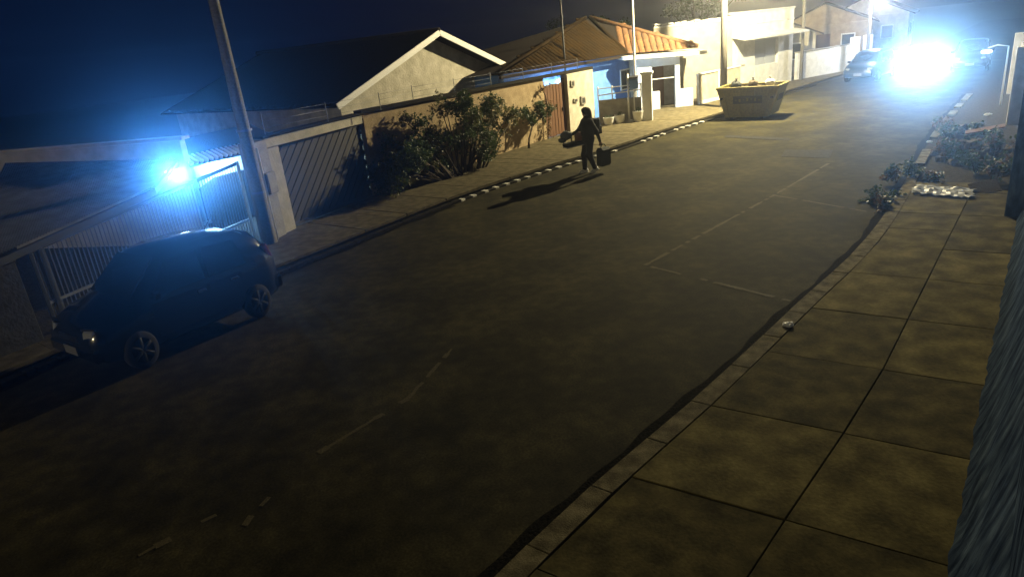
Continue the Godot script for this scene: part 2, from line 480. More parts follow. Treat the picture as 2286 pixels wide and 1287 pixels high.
# ---------------------------------------------------------------- ground, road, pavements
func build_ground() -> void:
	var g := setting("ground")
	put(g, "earth", slab(Vector3(-150, -0.02, 60), Vector3(150, -0.02, 60), Vector3(150, -0.02, -260), Vector3(-150, -0.02, -260), 0.3), M.yard)
	var lots := setting("yards")
	put(lots, "yard_left", strip(func(_z): return -80.0, func(z): return lin(LOT, z) + 0.3, 6, -110, 0.09, 0.09, 2.0), M.yard)
	put(lots, "yard_right", strip(func(_z): return -0.2, func(_z): return 60.0, 6, -110, 0.05, 0.05, 4.0), M.yard)
	var road := setting("road")
	put(road, "asphalt", strip(func(z): return along(LEFT, z) - 0.1, func(z): return along(RIGHT, z) + 0.15, 6, -110, 0.0, 0.0), M.asphalt)
	put(road, "gutter", strip(func(z): return along(RIGHT, z) - 0.1 + 0.025 * sin(z * 2.3) + 0.015 * sin(z * 7.1), func(z): return along(RIGHT, z) + 0.1, 4, -34, 0.004, 0.004, 0.12), M.gutter)
	put(road, "gutter", strip(func(z): return along(LEFT, z) - 0.05, func(z): return along(LEFT, z) + 0.12 + 0.04 * sin(z * 1.9) + 0.03 * sin(z * 4.7), 4, -13, 0.004, 0.004, 0.12), M.gutter)
	# repair patches
	for p in [[Vector2(-6.15, -21.5), Vector2(-4.8, -21.6), Vector2(-4.6, -20.3), Vector2(-5.95, -20.4)], [Vector2(-9.0, -24.2), Vector2(-6.6, -23.6), Vector2(-6.5, -23.1), Vector2(-8.9, -23.7)]]:
		put(road, "asphalt_patch", stone(p[0], p[1], p[2], p[3], 0.006, 0.004, 0.002), M.patch)
	# faded yellow parking lines
	for s in [[Vector2(-5.32, -10.36), Vector2(-2.6, -9.65), 0.11], [Vector2(-5.32, -10.36), Vector2(-4.74, -15.9), 0.1], [Vector2(-4.74, -15.9), Vector2(-4.45, -19.6), 0.1], [Vector2(-4.74, -15.85), Vector2(-2.6, -14.9), 0.1], [Vector2(-6.3, -6.3), Vector2(-5.8, -4.84), 0.08], [Vector2(-5.8, -4.84), Vector2(-5.85, -3.5), 0.1], [Vector2(-5.66, -2.74), Vector2(-5.39, -2.09), 0.1], [Vector2(-5.9, -2.3), Vector2(-6.03, -1.45), 0.1]]:
		var d: Vector2 = (s[1] - s[0])
		var nn: Vector2 = Vector2(d.y, -d.x).normalized() * s[2] / 2.0
		# broken into worn lengths
		var n := int(d.length() / 0.13)
		var st := flat()
		for i in n:
			if rng.randf() < (0.16 if s[0].y < -8.0 else 0.42): continue
			var a: Vector2 = s[0] + d * (i / float(n))
			var b: Vector2 = s[0] + d * ((i + 1.0) / n)
			var w0 := rng.randf_range(0.3, 1.0)
			var w1 := rng.randf_range(0.3, 1.0)
			quad(st, Vector3(a.x + nn.x * w0, 0.005, a.y + nn.y * w0), Vector3(b.x + nn.x * w1, 0.005, b.y + nn.y * w1), Vector3(b.x - nn.x * w0, 0.005, b.y - nn.y * w0), Vector3(a.x - nn.x * w1, 0.005, a.y - nn.y * w1), Vector3(a.x, -50, a.y))
		put(road, "parking_line", done(st), M.yellow_line)

	# left pavement: bed, soil strip, painted kerb blocks, large panels
	var lp := setting("pavement_left")
	put(lp, "bed", strip(func(z): return lin(LOT, z) - 0.2, func(z): return along(LEFT, z) - 0.32, 6, -80, 0.085, 0.06), M.soil)
	var cuts := [5.0, 1.2, -1.6, -4.6, -7.4, -10.1, -11.6, -13.2, -16.0, -18.6, -21.4, -24.4, -27.4, -30.4, -33.6, -37.0, -41.0, -46.0, -52.0, -60.0]
	for i in cuts.size() - 1:
		var za: float = cuts[i] - 0.025
		var zb: float = cuts[i + 1] + 0.025
		var n := 4
		for k in n:
			var z0 := lerpf(za, zb, k / float(n))
			var z1 := lerpf(za, zb, (k + 1.0) / n)
			put(lp, "paving_panel", stone(Vector2(lin(LOT, z0) + 0.02, z0), Vector2(along(LEFT, z0) - 0.36, z0), Vector2(along(LEFT, z1) - 0.36, z1), Vector2(lin(LOT, z1) + 0.02, z1), 0.12 + rng.randf_range(-0.004, 0.004), 0.08, 0.006), M.pave)
	var kl := setting("kerb_left")
	var z := 3.0
	var nk := 0
	while z > -40.0:
		var L := 0.33 + rng.randf_range(-0.03, 0.03) if nk % 2 == 0 else 0.16 + rng.randf_range(-0.03, 0.02)
		var white := nk % 2 == 1 and z < -13.2 and z > -27.5 and rng.randf() < 0.86
		var z1 := z - L
		var top := 0.055 if white else 0.05
		if not white: top = 0.05 if z < -13.2 else 0.075
		put(kl, "kerb_block", stone(Vector2(along(LEFT, z) - 0.15, z - 0.006), Vector2(along(LEFT, z) + 0.02 + rng.randf_range(-0.006, 0.006), z - 0.006), Vector2(along(LEFT, z1) + 0.02, z1 + 0.006), Vector2(along(LEFT, z1) - 0.15, z1 + 0.006), top + rng.randf_range(-0.006, 0.006), 0.1, 0.012), M.kerb_white if white else M.coping)
		z = z1
		nk += 1

	# right pavement: slabs in two columns, kerb stones
	var rp := setting("pavement_right")
	put(rp, "bed", strip(func(zz): return along(RIGHT, zz) + 0.12, func(_zz): return 0.4, 6, -110, 0.08, 0.08), M.soil)
	var joints := [4.0, 2.5, 1.0, -0.45, -1.9, -3.35, -4.75, -6.25, -7.75, -9.3, -10.9, -12.4, -13.5, -14.6, -17.3]
	var mid := [Vector2(-1.7, 6), Vector2(-1.3, -4), Vector2(-1.15, -5.8), Vector2(-1.05, -7.7), Vector2(-1.0, -12.3), Vector2(-0.95, -16)]
	for i in joints.size() - 1:
		var a: float = joints[i] - 0.006
		var b: float = joints[i + 1] + 0.006
		for col in 2:
			var xa := func(zz): return along(RIGHT, zz) + 0.323 if col == 0 else lin(mid, zz) + 0.006
			var xb := func(zz): return lin(mid, zz) - 0.006 if col == 0 else 0.06
			var skew := 0.07
			var x0: float = xa.call(a)
			var x1: float = xb.call(a)
			var x2: float = xb.call(b)
			var x3: float = xa.call(b)
			var o := put(rp, "paving_slab", stone(Vector2(x0, a - (x0 + 1) * skew), Vector2(x1, a - (x1 + 1) * skew), Vector2(x2, b - (x2 + 1) * skew), Vector2(x3, b - (x3 + 1) * skew), 0.0, 0.07, 0.004), M.slabs[rng.randi() % 4])
			o.position.y = 0.128 + rng.randf_range(-0.004, 0.004)
	var kr := setting("kerb_right")
	z = 4.0
	while z > -34.0:
		var L2 := rng.randf_range(0.85, 1.0)
		var e := z - L2
		var gone := z < -15.5 and rng.randf() < 0.45
		if not gone:
			var jit := rng.randf_range(-0.006, 0.006)
			put(kr, "kerb_stone", stone(Vector2(along(RIGHT, z) + 0.10 + jit, z - 0.0015), Vector2(along(RIGHT, z) + 0.32, z - 0.0015), Vector2(along(RIGHT, e) + 0.32, e + 0.0015), Vector2(along(RIGHT, e) + 0.10 + jit, e + 0.0015), 0.135 + rng.randf_range(-0.005, 0.005), 0.16, 0.007), M.kerb)
		z = e

# ---------------------------------------------------------------- house behind the barred gate, far left
func build_left_house() -> void:
	var h := thing("carport_house", "low house with grey corrugated carport roof behind the barred gate", "house")
	wall(h, "parapet", Vector2(-21.5, -5.6), Vector2(-16.0, -8.0), 0.1, 2.62, 0.2, M.cream)
	wall(h, "wall", Vector2(-16.1, -8.05), Vector2(-21.5, -13.0), 1.42, 2.0, 0.2, M.white_wall)
	wall(h, "wall_shade_band", Vector2(-16.1, -8.05), Vector2(-21.5, -13.0), 0.1, 1.42, 0.22, M.dark_wall)  # dark band painted in as shade on the lower wall
	wall(h, "parapet_cap", Vector2(-21.6, -5.55), Vector2(-15.9, -8.05), 2.62, 2.70, 0.3, M.cream)
	# corrugated carport roof, bilinear between its four corners
	var e0 := Vector3(-12.5, 1.62, -2.3)
	var e1 := Vector3(-14.12, 1.99, -6.2)
	var b1 := Vector3(-16.1, 2.2, -7.8)
	var b0 := Vector3(-20.6, 2.42, -5.7)
	var n := 72
	for i in range(0, n, 8):
		var st := smooth()
		for k in 8:
			for sgn in 4:
				var u0 := (i + k + sgn / 4.0) / n
				var u1 := (i + k + (sgn + 1) / 4.0) / n
				var o0 := Vector3.UP * 0.012 * sin(TAU * sgn / 4.0)
				var o1 := Vector3.UP * 0.012 * sin(TAU * (sgn + 1) / 4.0)
				var p := e0.lerp(e1, u0) + o0
				var q := e0.lerp(e1, u1) + o1
				var r := b0.lerp(b1, u1) + o1
				var s := b0.lerp(b1, u0) + o0
				quad(st, p, q, r, s, (p + r) / 2 + Vector3.DOWN * 20)
		put(h, "roof_sheet", done(st), M.fibre_roof)
	bar(h, "eave_beam", e0 + Vector3(0.05, -0.1, 0), e1 + Vector3(0.05, -0.1, 0), 0.08, 0.12, M.dark_metal)
	bar(h, "rafter", e1 + Vector3(0, -0.1, 0), b1 + Vector3(0, -0.1, 0), 0.08, 0.12, M.dark_metal)
	for p in [Vector3(-12.8, 0.1, -2.6)]:
		bar(h, "carport_post", p, p + Vector3(0, 1.5, 0), 0.1, 0.1, M.dark_metal)
	# porch with the lit white wall and tiled edge
	wall(h, "porch_wall", Vector2(-17.1, -7.7), Vector2(-17.6, -12.4), 1.42, 2.12, 0.15, M.white_wall)
	wall(h, "porch_shade_band", Vector2(-17.1, -7.7), Vector2(-17.6, -12.4), 0.1, 1.42, 0.18, M.dark_wall)  # lower porch wall darkened in colour so it reads as unlit
	put(h, "porch_roof", slab(Vector3(-15.95, 2.03, -8.0), Vector3(-16.6, 2.0, -11.2), Vector3(-19.5, 2.4, -12.0), Vector3(-18.6, 2.4, -8.5), 0.07), M.dark_roof)
	for i in 22:
		var p := Vector3(-15.93, 2.05, -8.05).lerp(Vector3(-16.55, 2.02, -11.1), i / 21.0)
		var st := smooth()
		add_tube(st, [p, p + Vector3(-0.45, 0.13, -0.03)], [0.05, 0.045], 8)
		put(h, "roof_tile", done(st), M.white_paint)
	# the flood lamp under the porch eave
	var f := thing("flood_lamp", "blue white flood lamp glaring above the barred gate", "lamp", Vector3(-15.75, 1.93, -7.45))
	put(f, "housing", box(Vector3(0.1, 0.2, 0.3), 0.02), M.dark_metal, Vector3(-0.12, 0.0, 0))
	put(f, "bracket", box(Vector3(0.5, 0.04, 0.04), 0.005), M.dark_metal, Vector3(-0.42, 0.06, 0))
	put(f, "lamp_glass", box(Vector3(0.03, 0.17, 0.27), 0.008), glow(Color(0.75, 0.88, 1.0), 60.0), Vector3(-0.045, 0, 0))
	var beam := SpotLight3D.new()
	beam.name = "flood_beam"
	f.add_child(beam, true)
	beam.position = Vector3(0.03, 0.0, 0)
	beam.light_color = Color(0.07, 0.34, 1.0).linear_to_srgb()
	beam.light_energy = 230.0
	beam.light_size = 0.1
	beam.spot_range = 60.0
	beam.spot_angle = 17.0
	beam.spot_attenuation = 2.0
	beam.shadow_enabled = true
	beam.look_at_from_position(f.position + Vector3(0.03, 0, 0), Vector3(0, 6.2, 0), Vector3.UP)
	# tube lamp added along the porch wall to light its upper strip
	var pt := thing("added_porch_tube", "added tube lamp lighting the white porch strip behind the barred gate", "lamp", Vector3(-16.85, 1.93, -9.0), 0.1)
	put(pt, "batten", box(Vector3(0.06, 0.05, 1.3), 0.01), M.white_paint, Vector3(-0.06, 0.02, 0))
	for k in 3:
		put(pt, "tube", lathe([Vector2(0, -0.2), Vector2(0.018, -0.2), Vector2(0.018, 0.2), Vector2(0, 0.2)], 10), glow(Color(0.6, 0.8, 1.0), 9.0), Vector3(0, 0, -0.42 + 0.42 * k), Vector3(PI / 2, 0, 0))
		lamp_light(pt, Vector3(0, 0, -0.42 + 0.42 * k), Color(0.3, 0.6, 1.0), 4.5, 0.02, 20.0)
	# neighbour's dark wall at the picture's edge
	var nw := thing("boundary_wall", "dark unlit boundary wall at the far left of the barred gate", "wall")
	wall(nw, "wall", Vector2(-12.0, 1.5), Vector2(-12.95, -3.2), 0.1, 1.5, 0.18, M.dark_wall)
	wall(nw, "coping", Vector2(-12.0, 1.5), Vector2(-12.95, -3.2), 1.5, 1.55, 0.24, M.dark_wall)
	# gate
	var gt := thing("barred_gate", "long metal gate of thin vertical bars behind the parked car", "gate")
	var A := Vector3(-13.08, 0.13, -3.5)
	var B := Vector3(-14.85, 0.13, -8.55)
	var top := func(t: float) -> float: return lerpf(1.56, 1.97, t)
	var nb := 62
	for i in nb + 1:
		var t := i / float(nb)
		var p := A.lerp(B, t)
		bar(gt, "bar", p + Vector3(0, 0.05, 0), Vector3(p.x, top.call(t) - 0.03, p.z), 0.018, 0.018, M.gate_metal, 0.003)
	for hh in [0.08, 0.5]:
		bar(gt, "rail", A + Vector3(0, hh, 0), B + Vector3(0, hh, 0), 0.045, 0.05, M.gate_metal)
	bar(gt, "top_rail", Vector3(A.x, top.call(0.0), A.z), Vector3(B.x, top.call(1.0), B.z), 0.06, 0.07, M.dark_metal)
	for t in [0.0, 0.035, 0.735, 1.0]:
		var p := A.lerp(B, t)
		bar(gt, "post", p + Vector3(0.03, -0.02, 0.0), Vector3(p.x + 0.03, top.call(t) + 0.05, p.z), 0.06, 0.06, M.white_metal if t > 0.5 else M.gate_metal)
	var lk := A.lerp(B, 0.735)
	put(gt, "latch", box(Vector3(0.07, 0.06, 0.2), 0.01), M.white_metal, Vector3(lk.x + 0.09, 0.95, lk.z))

# ---------------------------------------------------------------- gable house with wall and slatted gate
func build_gable_house() -> void:
	var h := thing("gable_house", "tan gable fronted house with pale barge boards and dark roof", "house")
	var X := -18.3
	var z0 := -14.6
	var z1 := -23.6
	var zm := -19.2
	var ev := 2.72
	var ap := 4.42
	# front wall with the gable, 0.2 thick
	var out := PackedVector2Array([Vector2(z0, 0.1), Vector2(z0, ev), Vector2(zm, ap), Vector2(z1, ev), Vector2(z1, 0.1)])
	var fr := Transform3D(Basis(Vector3(0, 0, 1), Vector3(0, 1, 0), Vector3(-1, 0, 0)), Vector3(X - 0.1, 0, 0))
	put(h, "front_wall", prism(out, 0.2, fr), M.cream)
	wall(h, "side_wall", Vector2(X - 0.2, z0 - 0.1), Vector2(-29, z0 - 0.1), 0.1, ev, 0.2, M.cream)
	wall(h, "side_wall", Vector2(X - 0.2, z1 + 0.1), Vector2(-29, z1 + 0.1), 0.1, ev, 0.2, M.cream)
	wall(h, "back_wall", Vector2(-29, z0), Vector2(-29, z1), 0.1, ev, 0.2, M.cream)
	# roof slopes: corrugated tiles as joined geometry
	for sd in [[z0 + 0.55, -1.0], [z1 - 0.5, 1.0]]:
		var ze: float = sd[0]
		var ye: float = ev - 0.16
		var st := smooth()
		var n := 46
		for i in n:
			for k in 4:
				var x0 := X + 0.55 - (i + k / 4.0) * 0.24
				var x1 := X + 0.55 - (i + (k + 1) / 4.0) * 0.24
				var o0 := Vector3.UP * 0.035 * sin(TAU * k / 4.0)
				var o1 := Vector3.UP * 0.035 * sin(TAU * (k + 1) / 4.0)
				quad(st, Vector3(x0, ye + 0.1, ze) + o0, Vector3(x1, ye + 0.1, ze) + o1, Vector3(x1, ap + 0.16, zm) + o1, Vector3(x0, ap + 0.16, zm) + o0, Vector3(x0, -30, zm + (ze - zm) * 0.3))
		var rf := put(h, "roof_tiles", done(st), M.dark_roof)
		rf.set_meta("kind", "stuff")
		put(h, "soffit", slab(Vector3(X + 0.5, ye + 0.05, ze), Vector3(-29.3, ye + 0.05, ze), Vector3(-29.3, ap + 0.1, zm), Vector3(X + 0.5, ap + 0.1, zm), 0.05), M.dark_roof)
		bar(h, "barge_board", Vector3(X + 0.56, ye + 0.03, ze), Vector3(X + 0.56, ap + 0.09, zm), 0.05, 0.2, M.white_paint)
	tube(h, "ridge", [Vector3(X + 0.55, ap + 0.17, zm), Vector3(-29.3, ap + 0.17, zm)], [0.1, 0.1], M.dark_roof)
	# front boundary wall
	var w := thing("garden_wall", "long tan plastered wall with dark coping behind the bush", "wall")
	wall(w, "wall", Vector2(-15.72, -13.2), Vector2(-15.93, -22.75), 0.08, 2.45, 0.18, M.tan_wall)
	wall(w, "coping", Vector2(-15.71, -13.1), Vector2(-15.94, -26.5), 2.46, 2.56, 0.34, M.coping)
	wall(w, "end_pier", Vector2(-15.86, -24.25), Vector2(-15.9, -26.4), 0.08, 2.45, 0.34, M.cream)
	wall(w, "gate_pier", Vector2(-15.6, -13.02), Vector2(-15.63, -13.3), 0.08, 2.35, 0.34, M.tan_wall)
	for p in [[-24.6, 2.05, 0.3, 0.26], [-24.75, 1.35, 0.3, 0.16], [-25.35, 1.28, 0.36, 0.34]]:
		var mb := put(w, "meter_box", box(Vector3(0.1, p[3], p[2]), 0.012), M.grey_wall, Vector3(-15.68, p[1], p[0]))
		put(mb, "meter_window", box(Vector3(0.012, p[3] * 0.6, p[2] * 0.6), 0.003), M.black_paint, Vector3(0.055, 0, 0))
	# electric fence on the coping
	var ef := thing("electric_fence", "thin wire fence on posts along the tan wall's coping", "fence")
	var pts := []
	for i in 9:
		var t := i / 8.0
		var p := Vector3(lerpf(-14.75, -15.93, t), 2.5, lerpf(-9.4, -25.5, t))
		if t > 0.25: p.x = lerpf(-15.7, -15.93, (t - 0.25) / 0.75)
		pts.append(p)
		bar(ef, "post", p, p + Vector3(0, 0.5, 0), 0.02, 0.02, M.gate_metal, 0.003)
	for hh in [0.15, 0.3, 0.45]:
		for i in 8:
			tube(ef, "strand", [pts[i] + Vector3(0, hh, 0), pts[i + 1] + Vector3(0, hh, 0)], [0.004, 0.004], M.gate_metal, 5)
	# pedestrian gate of planks
	var pg := thing("plank_gate", "narrow brown wooden plank gate beside the wall's end pier", "gate")
	for i in 6:
		var zc := -22.92 - i * 0.215
		put(pg, "plank", box(Vector3(0.045, 2.05 + rng.randf_range(-0.03, 0.03), 0.2), 0.008), M.brown_wood, Vector3(-15.9 + rng.randf_range(-0.008, 0.008), 1.14, zc))
	for y in [0.4, 1.9]:
		put(pg, "ledge", box(Vector3(0.04, 0.12, 1.25), 0.006), M.brown_wood, Vector3(-15.955, y, -23.45))
	put(pg, "frame", box(Vector3(0.12, 2.25, 0.1), 0.01), M.brown_wood, Vector3(-15.9, 1.2, -24.19))
	put(pg, "frame", box(Vector3(0.12, 2.25, 0.05), 0.01), M.brown_wood, Vector3(-15.9, 1.2, -22.78))
	put(pg, "handle", box(Vector3(0.05, 0.16, 0.03), 0.006), M.dark_metal, Vector3(-15.85, 1.1, -24.02))
	# slatted vehicle gate between piers
	var g := thing("slatted_gate", "wide dark vehicle gate of slanting slats under a pale beam", "gate")
	var A := Vector2(-14.85, -9.62)
	var B := Vector2(-15.57, -12.98)
	var dirn := Vector3((B - A).x, 0, (B - A).y).normalized()
	var L := (B - A).length()
	var across := Vector3(dirn.z, 0, -dirn.x)
	if across.x < 0: across = -across
	var o := Vector3(A.x, 0.16, A.y)
	var H := 2.02
	var lean := 1.0 * H
	var np := 19
	var backing := put(g, "backing_sheet", box(Vector3(0.02, H, L), 0.003), M.dark_metal, o + dirn * L / 2 + Vector3(0, H / 2, 0) - across * 0.035, Vector3(0, atan2(dirn.x, dirn.z), 0))
	backing.set_meta("label", "dark sheet behind the slats")
	var pitchw := (L + lean) / np
	for i in np:
		var u := (i + 0.5) * pitchw - lean
		# a slat goes from (u, 0) to (u + lean, H): clip to the frame
		var t0 := maxf(0.0, -u / lean)
		var t1 := minf(1.0, (L - u) / lean)
		if t1 - t0 < 0.06: continue
		bar(g, "slat", o + dirn * (u + lean * t0) + Vector3(0, H * t0, 0), o + dirn * (u + lean * t1) + Vector3(0, H * t1, 0), 0.03, pitchw * 0.62, M.slat, 0.005)
	bar(g, "frame", o, o + dirn * L, 0.07, 0.08, M.slat)
	bar(g, "frame", o + Vector3(0, H, 0), o + dirn * L + Vector3(0, H, 0), 0.07, 0.08, M.slat)
	var gp := thing("gate_portal", "pale plastered pier and beam framing the slatted gate", "gate frame")
	wall(gp, "pier", Vector2(-14.68, -9.12), Vector2(-14.80, -9.56), 0.08, 2.2, 0.36, M.cream)
	wall(gp, "pier", Vector2(-14.42, -8.62), Vector2(-14.62, -9.1), 0.08, 2.42, 0.4, M.grey_wall)
	wall(gp, "beam", Vector2(-14.64, -9.11), Vector2(-15.62, -13.0), 2.21, 2.44, 0.34, M.cream)
	wall(gp, "coping", Vector2(-14.62, -9.05), Vector2(-15.64, -13.04), 2.44, 2.5, 0.42, M.coping)
	# a service pipe and meter on the grey pier
	tube(gp, "conduit", [Vector3(-14.2, 0.1, -8.75), Vector3(-14.2, 2.3, -8.75)], [0.03, 0.03], M.white_metal, 8)
	put(gp, "meter_box", box(Vector3(0.14, 0.5, 0.34), 0.02), M.grey_wall, Vector3(-14.27, 1.45, -8.95), Vector3(0, 0.38, 0))

# ---------------------------------------------------------------- hipped tile roof house with the blue wall
func tile_slope(parent: Node3D, poly: Array, mats: Array, w: float, l: float) -> void:
	# poly[0]-poly[1] is the eave; barrel tiles in courses up the slope, kept where they lie on it
	var st := smooth()
	for k in 6:
		var p := Vector2(cos(PI * k / 6.0), sin(PI * k / 6.0) * 0.55) * 0.5
		var q := Vector2(cos(PI * (k + 1) / 6.0), sin(PI * (k + 1) / 6.0) * 0.55) * 0.5
		quad(st, Vector3(p.x, p.y, 0), Vector3(q.x, q.y, 0), Vector3(q.x * 0.84, q.y * 0.84 - 0.02, 1), Vector3(p.x * 0.84, p.y * 0.84 - 0.02, 1), Vector3(0, -1, 0.5))
		tri(st, Vector3(p.x, p.y, 0), Vector3(q.x, q.y, 0), Vector3(0, 0, 0), Vector3(0, 0, 1))
	var mesh := done(st)
	var a: Vector3 = poly[0]
	var across: Vector3 = (poly[1] - a).normalized()
	var nn: Vector3 = across.cross(poly[2] - a).normalized()
	if nn.y < 0: nn = -nn
	var up := nn.cross(across).normalized()
	if up.y < 0: up = -up
	var flat_poly := PackedVector2Array()
	var far := 0.0
	for p in poly:
		flat_poly.append(Vector2((p - a).dot(across), (p - a).dot(up)))
		far = maxf(far, (p - a).dot(up))
	var cols := int(poly[1].distance_to(a) / w)
	for i in range(-1, cols + 1):
		for k in int(far / l) + 1:
			var c := Vector2((i + 0.5) * w, k * l)
			if not Geometry2D.is_point_in_polygon(c + Vector2(0, 0.3 * l), flat_poly): continue
			var t := put(parent, "roof_tile", mesh, mats[rng.randi() % 3])
			t.transform = Transform3D(Basis(across * w * 1.02, nn * 0.26, up * l * 1.1).rotated(nn, rng.randf_range(-0.02, 0.02)), a + across * c.x + up * c.y + nn * rng.randf_range(0.01, 0.025))

func build_blue_house() -> void:
	var h := thing("tiled_house", "blue walled house under a hipped clay tile roof", "house")
	var X := -17.0
	wall(h, "front_wall", Vector2(X, -21.6), Vector2(X, -32.6), 0.1, 2.78, 0.2, M.blue_wall)
	wall(h, "side_wall", Vector2(X - 0.1, -21.6), Vector2(-23.4, -21.6), 0.1, 2.78, 0.2, M.blue_wall)
	wall(h, "side_wall", Vector2(X - 0.1, -32.7), Vector2(-22.3, -35.6), 0.1, 2.78, 0.2, M.white_wall)
	# roof: hipped
	var ey := 2.8
	var c0 := Vector3(-16.45, ey, -20.8)
	var c1 := Vector3(-16.35, ey - 0.02, -30.7)
	var q1 := Vector3(-13.6, 2.72, -32.75)
	var c2 := Vector3(-22.4, ey, -36.2)
	var c3 := Vector3(-24.0, ey, -20.8)
	var r0 := Vector3(-18.9, 4.55, -31.3)
	var r1 := Vector3(-18.9, 4.55, -31.7)
	var st := flat()
	var m := Vector3(-20, 1, -29)
	quad(st, c0, c1, r1, r0, m)
	tri(st, c1, q1, r1, m)
	tri(st, q1, c2, r1, m)
	quad(st, c2, c3, r0, r1, m)
	tri(st, c3, c0, r0, m)
	put(h, "roof_deck", done(st), M.dark_roof)
	tile_slope(h, [c0, c1, r1, r0], M.dark_tiles, 0.3, 0.45)
	tile_slope(h, [c1, q1, r1], M.tiles, 0.3, 0.45)
	tube(h, "valley", [c1 + Vector3(0, 0.08, 0), r1 + Vector3(0, 0.1, 0)], [0.1, 0.1], M.dark_tiles[1])
	tube(h, "hip_ridge", [c0 + Vector3(0, 0.08, 0), r0 + Vector3(0, 0.1, 0)], [0.1, 0.1], M.dark_tiles[0])
	tube(h, "hip_ridge", [q1 + Vector3(0, 0.08, 0), r1 + Vector3(0, 0.1, 0)], [0.1, 0.1], M.tiles[1])
	bar(h, "gutter", c0 + Vector3(0.02, -0.09, 0), c1 + Vector3(0.02, -0.09, 0), 0.1, 0.12, M.dark_roof)
	# window in the blue wall
	var win := put(h, "window", box(Vector3(0.06, 1.0, 1.3), 0.01), M.white_paint, Vector3(X + 0.11, 1.55, -31.6))
	put(win, "pane", box(Vector3(0.02, 0.86, 0.56), 0.004), M.glass, Vector3(0.03, 0, -0.31))
	put(win, "pane", box(Vector3(0.02, 0.86, 0.56), 0.004), M.glass, Vector3(0.03, 0, 0.31))
	# porch
	var pa := Vector2(-15.7, -30.4)
	var pb := Vector2(-13.6, -32.1)
	var u := (pb - pa).normalized()
	var inn := Vector2(-u.y, u.x)
	if inn.x > 0: inn = -inn
	put(h, "porch_slab", slab(Vector3(pa.x - u.x * 0.7 - inn.x * 0.4, 2.72, pa.y - u.y * 0.7 - inn.y * 0.4), Vector3(pb.x + u.x * 0.6 - inn.x * 0.4, 2.6, pb.y + u.y * 0.6 - inn.y * 0.4), Vector3(pb.x + u.x * 0.6 + inn.x * 2.4, 2.6, pb.y + u.y * 0.6 + inn.y * 2.4), Vector3(pa.x - u.x * 0.7 + inn.x * 2.4, 2.72, pa.y - u.y * 0.7 + inn.y * 2.4), 0.16), M.white_wall)
	var at := func(t: float) -> Vector2: return pa.lerp(pb, t)
	wall(h, "porch_pier", at.call(0.0), at.call(0.26), 0.1, 2.5, 0.2, M.white_wall)
	wall(h, "porch_pier", at.call(0.68), at.call(0.76), 0.1, 2.48, 0.2, M.white_wall)
	wall(h, "porch_lintel", at.call(0.262), at.call(0.678), 2.1, 2.5, 0.2, M.white_wall)
	wall(h, "porch_low_wall", at.call(0.265), at.call(0.40), 0.1, 0.95, 0.16, M.white_wall)
	wall(h, "porch_low_wall", at.call(0.765), at.call(1.0), 0.1, 0.95, 0.16, M.white_wall)
	wall(h, "porch_back_wall", at.call(0.0) + inn * 1.7, at.call(1.0) + inn * 1.7, 0.1, 2.5, 0.15, M.grey_wall)
	var dr := wall(h, "door", at.call(0.42) + inn * 1.58, at.call(0.62) + inn * 1.58, 0.1, 2.05, 0.06, M.brown_wood)
	put(dr, "handle", box(Vector3(0.06, 0.14, 0.03), 0.005), M.dark_metal, Vector3(0.05, 0, 0.2))
	wall(h, "transom_rail", at.call(0.264), at.call(0.676), 1.5, 1.54, 0.05, M.white_metal)
	# yard lamp that washes the blue wall
	var yl := thing("wall_lamp", "small cool lamp on a bracket behind the tan wall's end pier", "lamp", Vector3(-16.4, 2.0, -25.7))
	put(yl, "bracket", box(Vector3(0.3, 0.03, 0.03), 0.005), M.dark_metal, Vector3(-0.05, 0.1, 0.0))
	put(yl, "lamp_shade", lathe([Vector2(0.02, 0.1), Vector2(0.05, 0.09), Vector2(0.1, 0.0), Vector2(0.095, 0.0), Vector2(0.045, 0.08)], 16), M.dark_metal)
	put(yl, "bulb", lathe([Vector2(0.0, -0.06), Vector2(0.03, -0.05), Vector2(0.042, -0.02), Vector2(0.03, 0.03), Vector2(0.0, 0.05)], 14), glow(Color(0.6, 0.8, 1.0), 6.0))
	lamp_light(yl, Vector3(0, -0.02, 0), Color(0.5, 0.76, 1.0), 27.0, 0.04)
	# front fence
	var f := thing("low_front_wall", "low grey front wall with white rail before the blue house", "wall")
	var fa := Vector2(-15.62, -26.55)
	var fb := Vector2(-13.95, -27.35)
	wall(f, "wall", fa, fb, 0.08, 1.12, 0.12, M.grey_wall)
	bar(f, "rail", Vector3(fa.x, 1.32, fa.y), Vector3(fb.x, 1.42, fb.y), 0.04, 0.05, M.white_metal)
	bar(f, "rail", Vector3(fa.x, 1.6, fa.y), Vector3(fb.x, 1.66, fb.y), 0.04, 0.04, M.white_metal)
	for t in [0.0, 0.33, 1.0]:
		var p := fa.lerp(fb, t)
		bar(f, "post", Vector3(p.x, 1.1, p.y), Vector3(p.x, 1.7, p.y), 0.045, 0.045, M.white_metal)
	var gpier := thing("gate_pier", "white gate pier beside the porch entrance", "gate pier")
	wall(gpier, "shaft", Vector2(-13.6, -27.2), Vector2(-13.78, -27.62), 0.08, 2.05, 0.42, M.white_wall)
	wall(gpier, "cap", Vector2(-13.58, -27.14), Vector2(-13.8, -27.68), 2.05, 2.15, 0.52, M.white_wall)
	var wp := thing("white_post", "slim white post on a round foot at the low grey wall", "post", Vector3(-14.35, 0.12, -26.95))
	put(wp, "foot", lathe([Vector2(0.0, 0.09), Vector2(0.12, 0.085), Vector2(0.2, 0.03), Vector2(0.21, 0.0)], 18), M.white_paint)
	put(wp, "shaft", lathe([Vector2(0.045, 0.08), Vector2(0.04, 2.0), Vector2(0.0, 2.02)], 12), M.white_metal)
